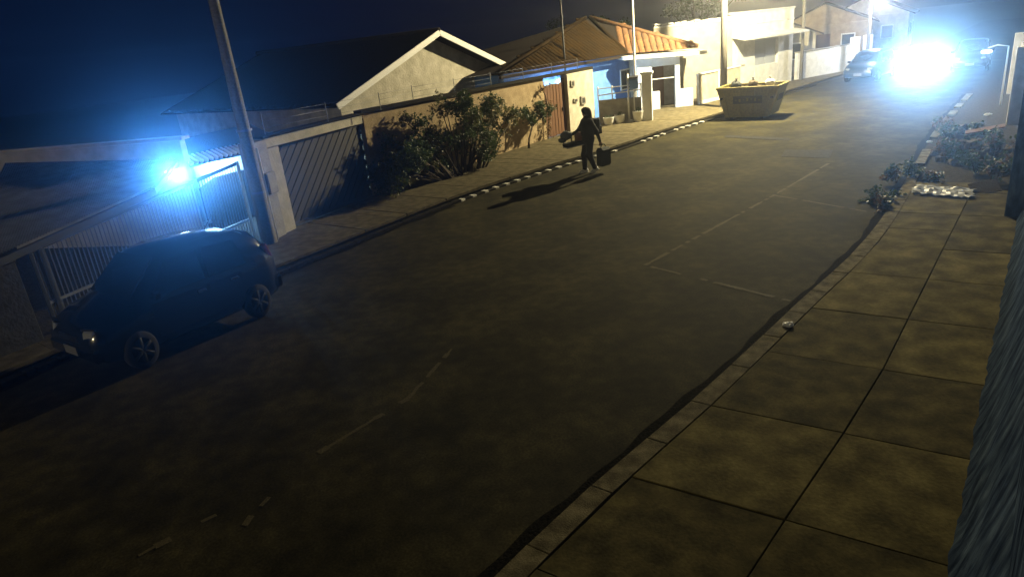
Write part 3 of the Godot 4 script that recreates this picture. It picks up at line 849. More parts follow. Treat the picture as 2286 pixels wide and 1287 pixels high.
	var mbx := thing("letter_box", "blue box fixed above the low grey wall by the white post", "box", Vector3(-14.25, 1.7, -27.3), 0.44)
	put(mbx, "case", box(Vector3(0.35, 0.42, 0.85), 0.02), plain(Color(0.1, 0.22, 0.5), 0.5))
	put(mbx, "lid", box(Vector3(0.4, 0.06, 0.95), 0.015), M.dark_metal, Vector3(0, 0.26, 0))
	put(mbx, "label_strip", box(Vector3(0.01, 0.1, 0.7), 0.002), M.white_paint, Vector3(0.18, -0.16, 0))
	for s in [[-0.0, -0.3], [0.0, 0.3]]:
		put(mbx, "leg", box(Vector3(0.05, 1.49, 0.05), 0.006), M.white_metal, Vector3(s[0], -0.955, s[1]))
	var pots := [["white bowl planter nearest the walking person", Vector3(-14.9, 0.12, -26.1), 0.9], ["middle white bowl planter before the low grey wall", Vector3(-14.62, 0.12, -26.6), 1.0], ["tall white planter at the foot of the white gate pier", Vector3(-13.95, 0.12, -27.0), 1.25]]
	for p in pots:
		var o := thing("planter", p[0], "planter", p[1], rng.randf() * 3.0, "white planters before the low wall")
		o.scale = Vector3(1, p[2], 1)
		put(o, "pot", lathe([Vector2(0.0, 0.02), Vector2(0.15, 0.0), Vector2(0.2, 0.14), Vector2(0.24, 0.34), Vector2(0.25, 0.36), Vector2(0.22, 0.36), Vector2(0.19, 0.26), Vector2(0.0, 0.26)], 20), M.white_paint)
		put(o, "soil", lathe([Vector2(0.205, 0.29), Vector2(0.0, 0.3)], 16), M.soil)
		var lst := flat()
		for i in 40:
			leaf(lst, Vector3(rng.randf_range(-0.12, 0.12), 0.3 + rng.randf() * 0.16, rng.randf_range(-0.12, 0.12)), 0.08)
		put(o, "foliage", done(lst), M.leaf)
	# cream side wall towards the white house
	var cw := thing("cream_yard_wall", "cream yard wall with white post between porch and skip", "wall")
	wall(cw, "wall", Vector2(-13.45, -32.3), Vector2(-12.75, -36.0), 0.08, 1.5, 0.15, M.cream)
	wall(cw, "coping", Vector2(-13.45, -32.25), Vector2(-12.75, -36.05), 1.5, 1.56, 0.22, M.white_wall)
	wall(cw, "plinth", Vector2(-13.38, -32.3), Vector2(-12.68, -36.0), 0.08, 0.25, 0.12, M.white_paint)
	bar(cw, "post", Vector3(-13.0, 0.1, -33.9), Vector3(-13.0, 1.5, -33.9), 0.08, 0.08, M.white_paint)

# ---------------------------------------------------------------- white shop house
func build_white_house() -> void:
	var h := thing("white_house", "brightly lit white flat fronted house with awning over pale double door", "house")
	var P0 := Vector2(-16.3, -33.5)
	var P1 := Vector2(-13.42, -36.75)
	var P2 := Vector2(-11.95, -42.1)
	var P3 := Vector2(-20.0, -45.0)
	var u := (P2 - P1).normalized()
	var outn := Vector2(-u.y, u.x)
	if outn.x < 0: outn = -outn
	# facade with its doorway left open in the wall: three pieces and a lintel
	var f := func(t: float) -> Vector2: return P1.lerp(P2, t)
	wall(h, "facade", f.call(0.0), f.call(0.34), 0.08, 4.05, 0.25, M.white_wall)
	wall(h, "facade", f.call(0.74), f.call(1.0), 0.08, 4.05, 0.25, M.white_wall)
	wall(h, "facade_lintel", f.call(0.341), f.call(0.739), 2.65, 4.05, 0.25, M.white_wall)
	wall(h, "facade_sill", f.call(0.341), f.call(0.739), 0.08, 1.3, 0.25, M.white_wall)
	wall(h, "parapet_cap", f.call(-0.02), f.call(1.01), 4.05, 4.13, 0.36, M.white_wall)
	wall(h, "cornice", f.call(-0.005), f.call(1.005), 3.45, 3.52, 0.31, M.white_wall)
	wall(h, "side_wall", P0, P1, 0.08, 3.78, 0.2, M.cream)
	wall(h, "side_coping", P0, P1, 3.78, 3.86, 0.28, M.white_wall)
	wall(h, "side_wall", P2, P3, 0.08, 3.7, 0.2, M.white_wall)
	put(h, "roof", slab(Vector3(P0.x, 3.7, P0.y), Vector3(P1.x, 3.7, P1.y), Vector3(P2.x, 3.7, P2.y), Vector3(P3.x, 3.7, P3.y), 0.15), M.grey_wall)
	# uneven capping tiles along the side wall
	for i in 12:
		var p := P0.lerp(P1, (i + 0.5) / 12.0)
		put(h, "cap_tile", box(Vector3(0.34, 0.09, 0.3), 0.02), M.white_wall, Vector3(p.x, 3.9 + rng.randf_range(-0.01, 0.05), p.y), Vector3(0, atan2((P1 - P0).x, (P1 - P0).y), rng.randf_range(-0.05, 0.05)))
	# double shutter
	for k in 2:
		var a: Vector2 = f.call(0.36 + 0.185 * k) - outn * 0.04
		var b: Vector2 = f.call(0.54 + 0.185 * k) - outn * 0.04
		var lf := wall(h, "shutter_leaf", a, b, 1.31, 2.64, 0.05, M.shutter)
		for j in 9:
			put(lf, "shutter_rib", box(Vector3(0.03, 0.05, (b - a).length() - 0.06), 0.006), M.shutter, Vector3(0.032, -0.58 + j * 0.145, 0))
	# awning
	var aw := f.call(-0.03) as Vector2
	var ab := f.call(1.04) as Vector2
	put(h, "awning", slab(Vector3(aw.x, 2.98, aw.y) + Vector3(outn.x, 0, outn.y) * 0.13, Vector3(aw.x, 2.82, aw.y) + Vector3(outn.x, 0, outn.y) * 0.95, Vector3(ab.x, 2.82, ab.y) + Vector3(outn.x, 0, outn.y) * 0.95, Vector3(ab.x, 2.98, ab.y) + Vector3(outn.x, 0, outn.y) * 0.13, 0.09), M.white_wall)
	tube(h, "roof_mast", [Vector3(-14.6, 3.7, -38.5), Vector3(-14.6, 6.0, -38.5)], [0.035, 0.025], M.white_metal, 8)
	put(h, "wall_vent", box(Vector3(0.03, 0.1, 0.35), 0.006), M.grey_wall, Vector3(P1.x + u.x * 0.8 + outn.x * 0.13, 1.45, P1.y + u.y * 0.8 + outn.y * 0.13), Vector3(0, atan2(u.x, u.y), 0))

# ---------------------------------------------------------------- houses further up the street
func simple_house(label: String, cx: float, cz: float, w: float, d: float, hgt: float, rise: float, turn: float, wallm: Material, roofm: Material, windows := true, group := "") -> void:
	var h := thing("gabled_house", label, "house", Vector3(cx, 0.05, cz), turn, group)
	put(h, "wall", box(Vector3(w, hgt, d), 0.02), wallm, Vector3(0, hgt / 2, 0))
	var tr := Transform3D(Basis(Vector3(1, 0, 0), Vector3(0, 1, 0), Vector3(0, 0, 1)), Vector3(0, hgt + 0.002, 0))
	put(h, "gable", prism(PackedVector2Array([Vector2(-w / 2, 0), Vector2(w / 2, 0), Vector2(0, rise)]), d - 0.01, tr), wallm)
	for s in [-1.0, 1.0]:
		put(h, "roof", slab(Vector3(s * (w / 2 + 0.4), hgt - rise * 0.8 / w + 0.1, -d / 2 - 0.4), Vector3(0, hgt + rise + 0.12, -d / 2 - 0.4), Vector3(0, hgt + rise + 0.12, d / 2 + 0.4), Vector3(s * (w / 2 + 0.4), hgt - rise * 0.8 / w + 0.1, d / 2 + 0.4), 0.1), roofm)
	if windows:
		for s in [-0.26, 0.26]:
			var wn := put(h, "window", box(Vector3(0.9, 1.0, 0.08), 0.01), M.white_paint, Vector3(w * s, 1.5, d / 2 + 0.03))
			put(wn, "pane", box(Vector3(0.74, 0.84, 0.03), 0.004), M.glass, Vector3(0, 0, 0.035))
		for s in [-0.25, 0.25]:
			var wn2 := put(h, "window", box(Vector3(0.08, 1.0, 0.9), 0.01), M.white_paint, Vector3(w / 2 + 0.03, 1.5, d * s))
			put(wn2, "pane", box(Vector3(0.03, 0.84, 0.74), 0.004), M.glass, Vector3(0.035, 0, 0))
		var dr := put(h, "door", box(Vector3(0.9, 2.05, 0.07), 0.01), M.brown_wood, Vector3(0, 1.03, d / 2 + 0.02))
		put(dr, "handle", box(Vector3(0.03, 0.12, 0.05), 0.005), M.dark_metal, Vector3(0.34, 0, 0.05))

func build_far_houses() -> void:
	var w := thing("street_wall", "pale street wall running on from the white house", "wall")
	wall(w, "wall", Vector2(-11.75, -42.5), Vector2(-9.85, -47.2), 0.08, 1.6, 0.18, M.white_wall)
	wall(w, "coping", Vector2(-11.75, -42.45), Vector2(-9.85, -47.25), 1.6, 1.66, 0.26, M.grey_wall)
	wall(w, "gate_pier", Vector2(-9.8, -47.4), Vector2(-9.65, -47.8), 0.08, 2.0, 0.4, M.white_wall)
	wall(w, "gate_pier", Vector2(-9.35, -48.8), Vector2(-9.2, -49.2), 0.08, 2.0, 0.4, M.white_wall)
	simple_house("small pale gabled house just past the white house", -14.6, -47.6, 4.6, 6.0, 2.5, 1.0, 0.32, M.cream, M.dark_roof)
	simple_house("hazy tan house beyond the pale street wall", -13.6, -56.5, 6.0, 7.0, 2.7, 1.3, 0.2, M.tan_wall, M.dark_roof)
	simple_house("farthest house on the left beyond the glare", -12.6, -67.0, 6.0, 8.0, 2.8, 1.4, 0.1, M.cream, M.dark_roof)
	simple_house("hazy house on the right behind the headlight glare", 4.6, -46.0, 8.0, 9.0, 2.7, 1.2, -0.05, M.grey_wall, M.dark_roof)
	simple_house("farthest house on the right behind the headlight glare", 4.6, -60.0, 8.0, 9.0, 2.8, 1.3, -0.02, M.cream, M.dark_roof)

# ---------------------------------------------------------------- right side: the camera's own wall and its neighbours
func build_right_side() -> void:
	var w := thing("roughcast_wall", "roughcast wall base tinted with bluish light running along the right pavement", "wall")
	# battered, rough plaster foot: built as an uneven sheet with thickness
	var st := smooth()
	var nz := 120
	var ny := 7
	var n1 := FastNoiseLite.new()
	n1.seed = 77
	n1.frequency = 1.3
	n1.fractal_octaves = 4
	var g := func(i: int, k: int) -> Vector3:
		var zz := 2.0 - 16.6 * i / nz
		var t := k / float(ny)
		var x := lerpf(-0.13, 0.2, pow(t, 0.8))
		if i == 0 or i == nz: return Vector3(x, 0.06 + 1.35 * t, zz)
		x += n1.get_noise_2d(zz * 3.2, t * 1.2) * 0.045 * (1.0 - t)
		return Vector3(x, 0.06 + 1.35 * t, zz)
	for i in nz:
		for k in ny:
			var a: Vector3 = g.call(i, k)
			quad(st, a, g.call(i + 1, k), g.call(i + 1, k + 1), g.call(i, k + 1), a + Vector3(5, -5, 0))
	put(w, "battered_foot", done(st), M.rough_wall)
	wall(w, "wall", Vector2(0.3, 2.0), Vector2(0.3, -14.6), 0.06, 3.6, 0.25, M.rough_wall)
	var nw := thing("neighbour_wall", "tall dark grey wall end at the right edge past the slabs", "wall")
	wall(nw, "wall", Vector2(0.0, -14.85), Vector2(-0.25, -24.0), 0.06, 3.2, 0.3, M.dark_wall)
	wall(nw, "pilaster", Vector2(-0.08, -14.72), Vector2(-0.08, -15.1), 0.06, 3.3, 0.46, M.rough_wall)
	var pw := thing("pale_gate_wall", "pale gate wall on the right beyond the weeds", "wall")
	wall(pw, "wall", Vector2(-0.5, -26.0), Vector2(-0.9, -33.0), 0.06, 2.0, 0.2, M.grey_wall)
	wall(pw, "pier", Vector2(-0.62, -25.5), Vector2(-0.64, -25.95), 0.06, 2.3, 0.45, M.cream)
	wall(pw, "pier", Vector2(-1.0, -33.05), Vector2(-1.02, -33.5), 0.06, 2.3, 0.45, M.cream)
	# lamp on a bracket
	var l := thing("bracket_lamp", "cool white lamp on a bracket arm at the right of the street", "lamp", Vector3(-1.86, 1.92, -30.0))
	tube(l, "arm", [Vector3(0.02, 0.12, 0), Vector3(0.3, 0.2, 0), Vector3(0.62, 0.14, 0), Vector3(0.62, -1.85, 0)], [0.02, 0.025, 0.025, 0.03], M.white_metal, 8)
	put(l, "lamp_shade", box(Vector3(0.34, 0.06, 0.2), 0.015), M.dark_metal, Vector3(0, 0.08, 0))
	put(l, "lamp_glass", box(Vector3(0.3, 0.09, 0.16), 0.02), glow(Color(0.7, 0.88, 1.0), 14.0), Vector3(0, 0.0, 0))
	lamp_light(l, Vector3(0, -0.01, 0), Color(0.35, 0.65, 1.0), 3.0, 0.05)

# ---------------------------------------------------------------- poles and the street lamp
func build_poles() -> void:
	var p := thing("utility_pole", "tall tapered concrete utility pole beside the slatted gate", "pole", Vector3(-14.12, 0.12, -8.5))
	put(p, "shaft", lathe([Vector2(0.17, 0), Vector2(0.11, 5.0), Vector2(0.09, 8.5), Vector2(0.0, 8.5)], 18), M.pole)
	put(p, "crossarm", box(Vector3(0.09, 0.1, 1.6), 0.01), M.bark, Vector3(0, 8.0, 0))
	for s in [-0.7, -0.3, 0.3, 0.7]:
		put(p, "insulator", lathe([Vector2(0.02, 0), Vector2(0.04, 0.04), Vector2(0.03, 0.12), Vector2(0, 0.13)], 12), M.white_paint, Vector3(0, 8.05, s))
	for y in [1.2, 2.6]:
		put(p, "band", lathe([Vector2(0.172, 0), Vector2(0.172, 0.05)], 18), M.gate_metal, Vector3(0, y, 0))
	# street lamp pole by the skip: the lamp that lights the street
	var s := thing("street_lamp", "leaning concrete lamp post behind the yellow skip", "street lamp", Vector3(-11.75, 0.1, -31.2))
	tube(s, "shaft", [Vector3.ZERO, Vector3(0, 4, 0), Vector3(-0.05, 9.0, 0)], [0.17, 0.135, 0.1], M.pole, 16)
	tube(s, "arm", [Vector3(-0.03, 6.9, 0), Vector3(0.8, 7.35, 0.5), Vector3(1.75, 7.42, 1.1)], [0.035, 0.03, 0.028], M.gate_metal, 8)
	put(s, "lamp_head", box(Vector3(0.62, 0.12, 0.26), 0.03), M.gate_metal, Vector3(1.85, 7.42, 1.2), Vector3(0, -0.55, 0))
	put(s, "lamp_glass", box(Vector3(0.42, 0.09, 0.2), 0.03), glow(Color(1.0, 0.85, 0.5), 60.0), Vector3(1.87, 7.33, 1.2), Vector3(0, -0.55, 0))
	lamp_light(s, Vector3(1.87, 7.24, 1.2), Color(1.0, 0.85, 0.49), 560.0, 0.12, 90.0)
	var q := thing("slim_pole", "slim pale metal pole rising before the blue house porch", "pole", Vector3(-14.42, 0.12, -27.75))
	tube(q, "shaft", [Vector3.ZERO, Vector3(0, 3, 0), Vector3(0, 8.6, 0)], [0.06, 0.055, 0.045], M.white_metal, 10)
	put(q, "cap", lathe([Vector2(0.05, 0), Vector2(0.03, 0.05), Vector2(0, 0.06)], 10), M.gate_metal, Vector3(0, 8.6, 0))
	var a := thing("dark_mast", "thin dark mast standing behind the tan wall's end", "mast", Vector3(-16.55, 0.09, -25.5))
	tube(a, "shaft", [Vector3.ZERO, Vector3(0, 8.0, 0)], [0.05, 0.035], M.dark_metal, 10)
	put(a, "clamp", box(Vector3(0.1, 0.14, 0.1), 0.01), M.dark_metal, Vector3(0, 4.6, 0))
	var far := thing("distant_lamp", "distant street lamp at the top edge above the glare", "street lamp", Vector3(-8.7, 0.1, -46.0))
	tube(far, "shaft", [Vector3.ZERO, Vector3(0, 4.3, 0)], [0.1, 0.07], M.pole, 10)
	tube(far, "arm", [Vector3(0, 4.2, 0), Vector3(0.45, 4.3, 0.1)], [0.03, 0.025], M.gate_metal, 8)
	put(far, "lamp_head", box(Vector3(0.6, 0.1, 0.26), 0.03), M.gate_metal, Vector3(0.5, 4.22, 0.15))
	put(far, "lamp_glass", box(Vector3(0.42, 0.1, 0.22), 0.03), glow(Color(1.0, 0.92, 0.7), 30.0), Vector3(0.5, 4.13, 0.15))
	lamp_light(far, Vector3(0.5, 4.05, 0.15), Color(0.95, 0.96, 1.0), 40.0, 0.08)
	var bl := thing("street_lamp", "street lamp standing down the street, outside the left of the picture", "street lamp", Vector3(-12.2, 0.1, 22.0))
	tube(bl, "shaft", [Vector3.ZERO, Vector3(0, 8.6, 0)], [0.17, 0.1], M.pole, 16)
	tube(bl, "arm", [Vector3(0, 6.9, 0), Vector3(0.9, 7.35, 0), Vector3(1.9, 7.42, 0)], [0.035, 0.03, 0.028], M.gate_metal, 8)
	put(bl, "lamp_head", box(Vector3(0.62, 0.12, 0.26), 0.03), M.gate_metal, Vector3(2.0, 7.42, 0))
	put(bl, "lamp_glass", box(Vector3(0.42, 0.09, 0.2), 0.03), glow(Color(1.0, 0.85, 0.5), 60.0), Vector3(2.0, 7.33, 0))
	lamp_light(bl, Vector3(2.0, 7.24, 0), Color(1.0, 0.83, 0.45), 125.0, 0.12, 90.0)
	var rp := thing("thin_pole", "thin pole at the right corner of the white house", "pole", Vector3(-11.35, 0.12, -42.2))
	tube(rp, "shaft", [Vector3.ZERO, Vector3(0, 8.5, 0)], [0.1, 0.07], M.pole, 10)

# ---------------------------------------------------------------- yellow skip with rubble
func build_skip() -> void:
	var k := thing("waste_skip", "yellow waste skip with black lettered panels at the kerb", "skip", Vector3(-9.62, 0.0, -28.75), 0.05)
	# profile in (x, y): sloping ends; depth along z
	var L0 := 0.86
	var L1 := 1.22
	var H := 1.24
	var D := 1.55
	var t := 0.05
	for s in [-1.0, 1.0]:
		put(k, "side_panel", prism(PackedVector2Array([Vector2(-L0, 0.1), Vector2(L0, 0.1), Vector2(L1, H), Vector2(-L1, H)]), t, Transform3D(Basis.IDENTITY, Vector3(0, 0, s * D / 2))), M.skip_paint)
		bar(k, "end_panel", Vector3(s * (L0 + (L1 - L0) / 2), 0.1 + (H - 0.1) / 2, -D / 2 + t), Vector3(s * (L0 + (L1 - L0) / 2), 0.1 + (H - 0.1) / 2, D / 2 - t), t, H - 0.13, M.skip_paint).rotation = Vector3(0, 0, -s * atan2(L1 - L0, H - 0.1))
		bar(k, "rim", Vector3(-L1 - 0.03, H, s * D / 2), Vector3(L1 + 0.03, H, s * D / 2), 0.1, 0.08, M.skip_paint)
		bar(k, "rim", Vector3(s * L1, H, -D / 2 + 0.05), Vector3(s * L1, H, D / 2 - 0.05), 0.1, 0.079, M.skip_paint)
		for x in [-0.75, -0.25, 0.25, 0.75]:
			bar(k, "rib", Vector3(x * 0.95, 0.12, s * (D / 2 + 0.035)), Vector3(x * 1.25, H - 0.05, s * (D / 2 + 0.035)), 0.06, 0.04, M.skip_paint)
			if s < 0: pass
		tube(k, "lifting_pin", [Vector3(s * 1.0, 0.85, D / 2), Vector3(s * 1.0, 0.85, D / 2 + 0.16)], [0.045, 0.045], M.dark_metal, 10)
	put(k, "floor", box(Vector3(L0 * 2, 0.05, D), 0.01), M.skip_paint, Vector3(0, 0.11, 0))
	for x in [-0.6, 0.6]:
		put(k, "skid", box(Vector3(0.12, 0.085, D), 0.01), M.dark_metal, Vector3(x, 0.043, 0))
	var pn := put(k, "sign_panel", box(Vector3(1.15, 0.3, 0.02), 0.004), M.black_paint, Vector3(0.05, 0.78, D / 2 + 0.07))
	pn.set_meta("label", "black panel with worn illegible lettering")
	var ep := put(k, "sign_panel", box(Vector3(0.02, 0.26, 0.75), 0.004), M.black_paint, Vector3(L0 + (L1 - L0) * 0.6 + 0.05, 0.78, 0.0), Vector3(0, 0, -atan2(L1 - L0, H - 0.1)))
	ep.set_meta("label", "black panel on the skip's end")
	# worn pale strokes of the lettering
	for i in 7:
		put(pn, "letter_stroke", box(Vector3(rng.randf_range(0.05, 0.09), 0.025 + 0.09 * (i % 2), 0.006), 0.001), M.skip_paint, Vector3(-0.46 + i * 0.153, rng.randf_range(-0.03, 0.03), 0.012))
	var rb: Node3D = tag(rubble_heap(Vector3(-9.62, 1.0, -28.75), 0.95, 0.6, 0.3, 60), "heap of broken rubble filling the yellow skip", "rubble")
	rb.rotation.y = 0.05
	for i in 3:
		var at := Vector3(-10.2 + i * 0.62, 1.2, -28.5 - 0.2 * i)
		var bg := thing("rubbish_sack", ["dark rubbish sack at the left of the skip's load", "small rubbish sack in the middle of the skip's load", "pale rubbish sack at the right of the skip's load"][i], "sack", at, i * 1.3, "sacks on the skip")
		put(bg, "sack", blob(0.2, 60 + i), [M.cloth_bag, M.rubble, M.kerb_white][i], Vector3(0, 0.12, 0))
		put(bg, "knot", lathe([Vector2(0.05, 0.0), Vector2(0.02, 0.04), Vector2(0.06, 0.1), Vector2(0.0, 0.09)], 9), [M.cloth_bag, M.rubble, M.kerb_white][i], Vector3(0, 0.27, 0))

# a lumpy closed form
func blob(r: float, seed_: int, squash := 0.8) -> ArrayMesh:
	var n := FastNoiseLite.new()
	n.seed = seed_
	n.frequency = 1.6
	var st := flat() if squash < 0.5 else smooth()
	var rows := 9
	var cols := 14
	var p := func(i: int, k: int) -> Vector3:
		var th := PI * i / rows
		var ph := TAU * (k % cols) / cols
		var v := Vector3(sin(th) * cos(ph), cos(th), sin(th) * sin(ph))
		var d := 1.0 + 0.35 * n.get_noise_3dv(v * 1.1) + (0.5 if squash < 0.5 else 0.12) * n.get_noise_3dv(v * 3.7)
		return Vector3(v.x, v.y * squash, v.z) * r * d
	for i in rows:
		for k in cols:
			quad(st, p.call(i, k), p.call(i, k + 1), p.call(i + 1, k + 1), p.call(i + 1, k), Vector3.ZERO)
	return done(st)

func rubble_heap(at: Vector3, rx: float, rz: float, h: float, n: int) -> Node3D:
	var o := MeshInstance3D.new()
	o.name = numbered("rubble_heap")
	add_child(o)
	o.position = at
	var st := flat()
	# heap body
	for i in n:
		var a := rng.randf() * TAU
		var r := sqrt(rng.randf())
		var y := h * (1.0 - r * r) * rng.randf_range(0.6, 1.0)
		var s := rng.randf_range(0.08, 0.24)
		var b := Basis.from_euler(Vector3(rng.randf() * 3, rng.randf() * 3, rng.randf() * 3))
		add_box(st, Transform3D(b, Vector3(cos(a) * r * rx, y - s * 0.3, sin(a) * r * rz)), Vector3(s, s * rng.randf_range(0.35, 0.9), s * rng.randf_range(0.6, 1.2)), 0.02)
	add_box(st, Transform3D(Basis.IDENTITY, Vector3(0, -0.3, 0)), Vector3(rx * 1.8, 0.5, rz * 1.9), 0.1)
	o.mesh = done(st)
	o.material_override = M.rubble
	return o

# ---------------------------------------------------------------- cars
func car_body(paint: Material) -> Node3D:
	return null

# cross-sections along the car: each is [z, half width low, half width belt, belt y, half width top, top y, sill y]
func build_car(called: String, label: String, at: Vector3, turn: float, paint: Material, lit := 0.0, group := "") -> Node3D:
	var c := thing(called, label, "car", at, turn, group)
	# forward is +z; length 3.75, width 1.62, height 1.52
	var S := [
		[-1.86, 0.62, 0.66, 0.86, 0.60, 0.92, 0.42],
		[-1.80, 0.74, 0.75, 0.88, 0.68, 1.02, 0.28],
		[-1.55, 0.79, 0.79, 0.92, 0.62, 1.32, 0.24],
		[-1.25, 0.80, 0.80, 0.93, 0.60, 1.46, 0.22],
		[-0.70, 0.81, 0.81, 0.93, 0.59, 1.515, 0.22],
		[0.00, 0.81, 0.81, 0.92, 0.585, 1.52, 0.22],
		[0.35, 0.81, 0.81, 0.915, 0.58, 1.47, 0.22],
		[0.70, 0.81, 0.80, 0.91, 0.60, 1.25, 0.22],
		[1.05, 0.81, 0.79, 0.90, 0.66, 0.985, 0.22],
		[1.40, 0.80, 0.77, 0.84, 0.64, 0.90, 0.23],
		[1.70, 0.77, 0.72, 0.74, 0.58, 0.80, 0.26],
		[1.86, 0.66, 0.62, 0.62, 0.5, 0.66, 0.34],
	]
	var ring := func(s: Array) -> Array:
		var pts := []
		var half := [Vector2(s[1] * 0.9, s[6]), Vector2(s[1], s[6] + 0.12), Vector2(s[1] + 0.012, lerpf(s[6], s[3], 0.6)), Vector2(s[2], s[3]), Vector2(lerpf(s[2], s[4], 0.5) - 0.0, lerpf(s[3], s[5], 0.52)), Vector2(s[4], s[5] - 0.05 * minf(1.0, (s[5] - s[3]) * 4)), Vector2(s[4] * 0.75, s[5]), Vector2(0, s[5] + 0.012)]
		for p in half: pts.append(Vector3(p.x, p.y, s[0]))
		for i in range(half.size() - 2, -1, -1): pts.append(Vector3(-half[i].x, half[i].y, s[0]))
		return pts
	var st := smooth()
	var rings := []
	for s in S: rings.append(ring.call(s))
	for i in rings.size() - 1:
		var m := Vector3(0, 0.7, (S[i][0] + S[i + 1][0]) / 2)
		for k in rings[i].size() - 1:
			quad(st, rings[i][k], rings[i][k + 1], rings[i + 1][k + 1], rings[i + 1][k], m)
		var n: int = rings[i].size() - 1
		quad(st, rings[i][0], rings[i][n], rings[i + 1][n], rings[i + 1][0], m)
	for e in [0, rings.size() - 1]:
		for k in range(1, rings[e].size() - 1):
			tri(st, rings[e][0], rings[e][k], rings[e][k + 1], Vector3(0, 0.7, 0))
	put(c, "body", done(st), paint)
	# glazing: panels laid just proud of the greenhouse
	var pane := func(called2: String, pts: Array, outward: Vector3) -> void:
		var g := flat()
		var mm: Vector3 = (pts[0] + pts[2]) / 2.0
		var off := outward.normalized() * 0.012
		quad(g, pts[0] + off, pts[1] + off, pts[2] + off, pts[3] + off, mm - outward)
		for k in 4:
			quad(g, pts[k] + off, pts[(k + 1) % 4] + off, pts[(k + 1) % 4] - off, pts[k] - off, mm)
		put(c, called2, done(g), M.glass)
	for s in [-1.0, 1.0]:
		pane.call("side_window", [Vector3(s * 0.795, 0.96, -1.15), Vector3(s * 0.8, 0.955, -0.34), Vector3(s * 0.665, 1.4, -0.38), Vector3(s * 0.67, 1.36, -1.05)], Vector3(s, 0.35, 0))
		pane.call("side_window", [Vector3(s * 0.8, 0.955, -0.26), Vector3(s * 0.785, 0.945, 0.78), Vector3(s * 0.655, 1.36, 0.34), Vector3(s * 0.665, 1.4, -0.28)], Vector3(s, 0.35, 0))
	pane.call("windscreen", [Vector3(-0.62, 1.0, 1.03), Vector3(0.62, 1.0, 1.03), Vector3(0.53, 1.44, 0.42), Vector3(-0.53, 1.44, 0.42)], Vector3(0, 0.75, 0.65))
	pane.call("rear_window", [Vector3(-0.58, 1.04, -1.79), Vector3(0.58, 1.04, -1.79), Vector3(0.52, 1.38, -1.5), Vector3(-0.52, 1.38, -1.5)], Vector3(0, 0.5, -0.85))
	for s in [-1.0, 1.0]:
		# doors as thin proud shells of their own
		for d in [[-0.98, -0.32], [-0.29, 0.82]]:
			var dst := flat()
			add_box(dst, Transform3D(Basis.IDENTITY, Vector3(s * 0.806, 0.62, (d[0] + d[1]) / 2)), Vector3(0.03, 0.5, d[1] - d[0]), 0.012)
			var dr := put(c, "door", done(dst), paint)
			put(dr, "handle", box(Vector3(0.04, 0.03, 0.16), 0.01), M.rim, Vector3(s * 0.835, 0.8, d[0] + 0.16))
		# wheels
		for zz in [-1.2, 1.18]:
			var w := put(c, "wheel", lathe([Vector2(0.0, -0.07), Vector2(0.2, -0.07), Vector2(0.2, 0.07), Vector2(0, 0.07)], 24), M.dark_metal, Vector3(s * 0.76, 0.285, zz), Vector3(0, 0, PI / 2))
			put(w, "tyre", lathe([Vector2(0.19, -0.09), Vector2(0.265, -0.09), Vector2(0.285, -0.06), Vector2(0.285, 0.06), Vector2(0.265, 0.09), Vector2(0.19, 0.09)], 28), M.rubber)
			var rs := smooth()
			for k in 6:
				var an := TAU * k / 6
				add_box(rs, Transform3D(Basis(Vector3.UP, an), Vector3(cos(an) * 0.1, -s * 0.085, -sin(an) * 0.1)), Vector3(0.19, 0.015, 0.05), 0.005)
			put(w, "rim", done(rs), M.rim)
		put(c, "mirror", box(Vector3(0.16, 0.11, 0.1), 0.03), paint, Vector3(s * 0.88, 0.99, 0.72))
		var hl := put(c, "headlight", box(Vector3(0.24, 0.15, 0.2), 0.05), M.lens_clear if lit <= 0.0 else glow(Color(0.6, 0.8, 1.0), 60.0), Vector3(s * 0.54, 0.66, 1.735), Vector3(-0.3, s * 0.35, 0))
		put(hl, "surround", box(Vector3(0.27, 0.03, 0.2), 0.01), M.dark_metal, Vector3(0, 0.085, -0.01))
		put(c, "taillight", box(Vector3(0.11, 0.34, 0.12), 0.03), M.lens_red, Vector3(s * 0.69, 0.98, -1.72), Vector3(0.35, 0, 0))
	put(c, "front_bumper", box(Vector3(1.45, 0.2, 0.16), 0.06), paint, Vector3(0, 0.4, 1.81))
	put(c, "rear_bumper", box(Vector3(1.5, 0.24, 0.16), 0.06), paint, Vector3(0, 0.46, -1.83))
	put(c, "grille", box(Vector3(0.6, 0.1, 0.03), 0.01), M.dark_metal, Vector3(0, 0.6, 1.86))
	put(c, "number_plate", box(Vector3(0.4, 0.13, 0.012), 0.003), M.plate, Vector3(0, 0.42, 1.9))
	put(c, "number_plate", box(Vector3(0.4, 0.13, 0.012), 0.003), M.plate, Vector3(0, 0.72, -1.885), Vector3(-0.1, 0, 0))
	tube(c, "aerial", [Vector3(0, 1.5, -1.0), Vector3(0, 1.72, -1.25)], [0.006, 0.003], M.dark_metal, 6)
	return c

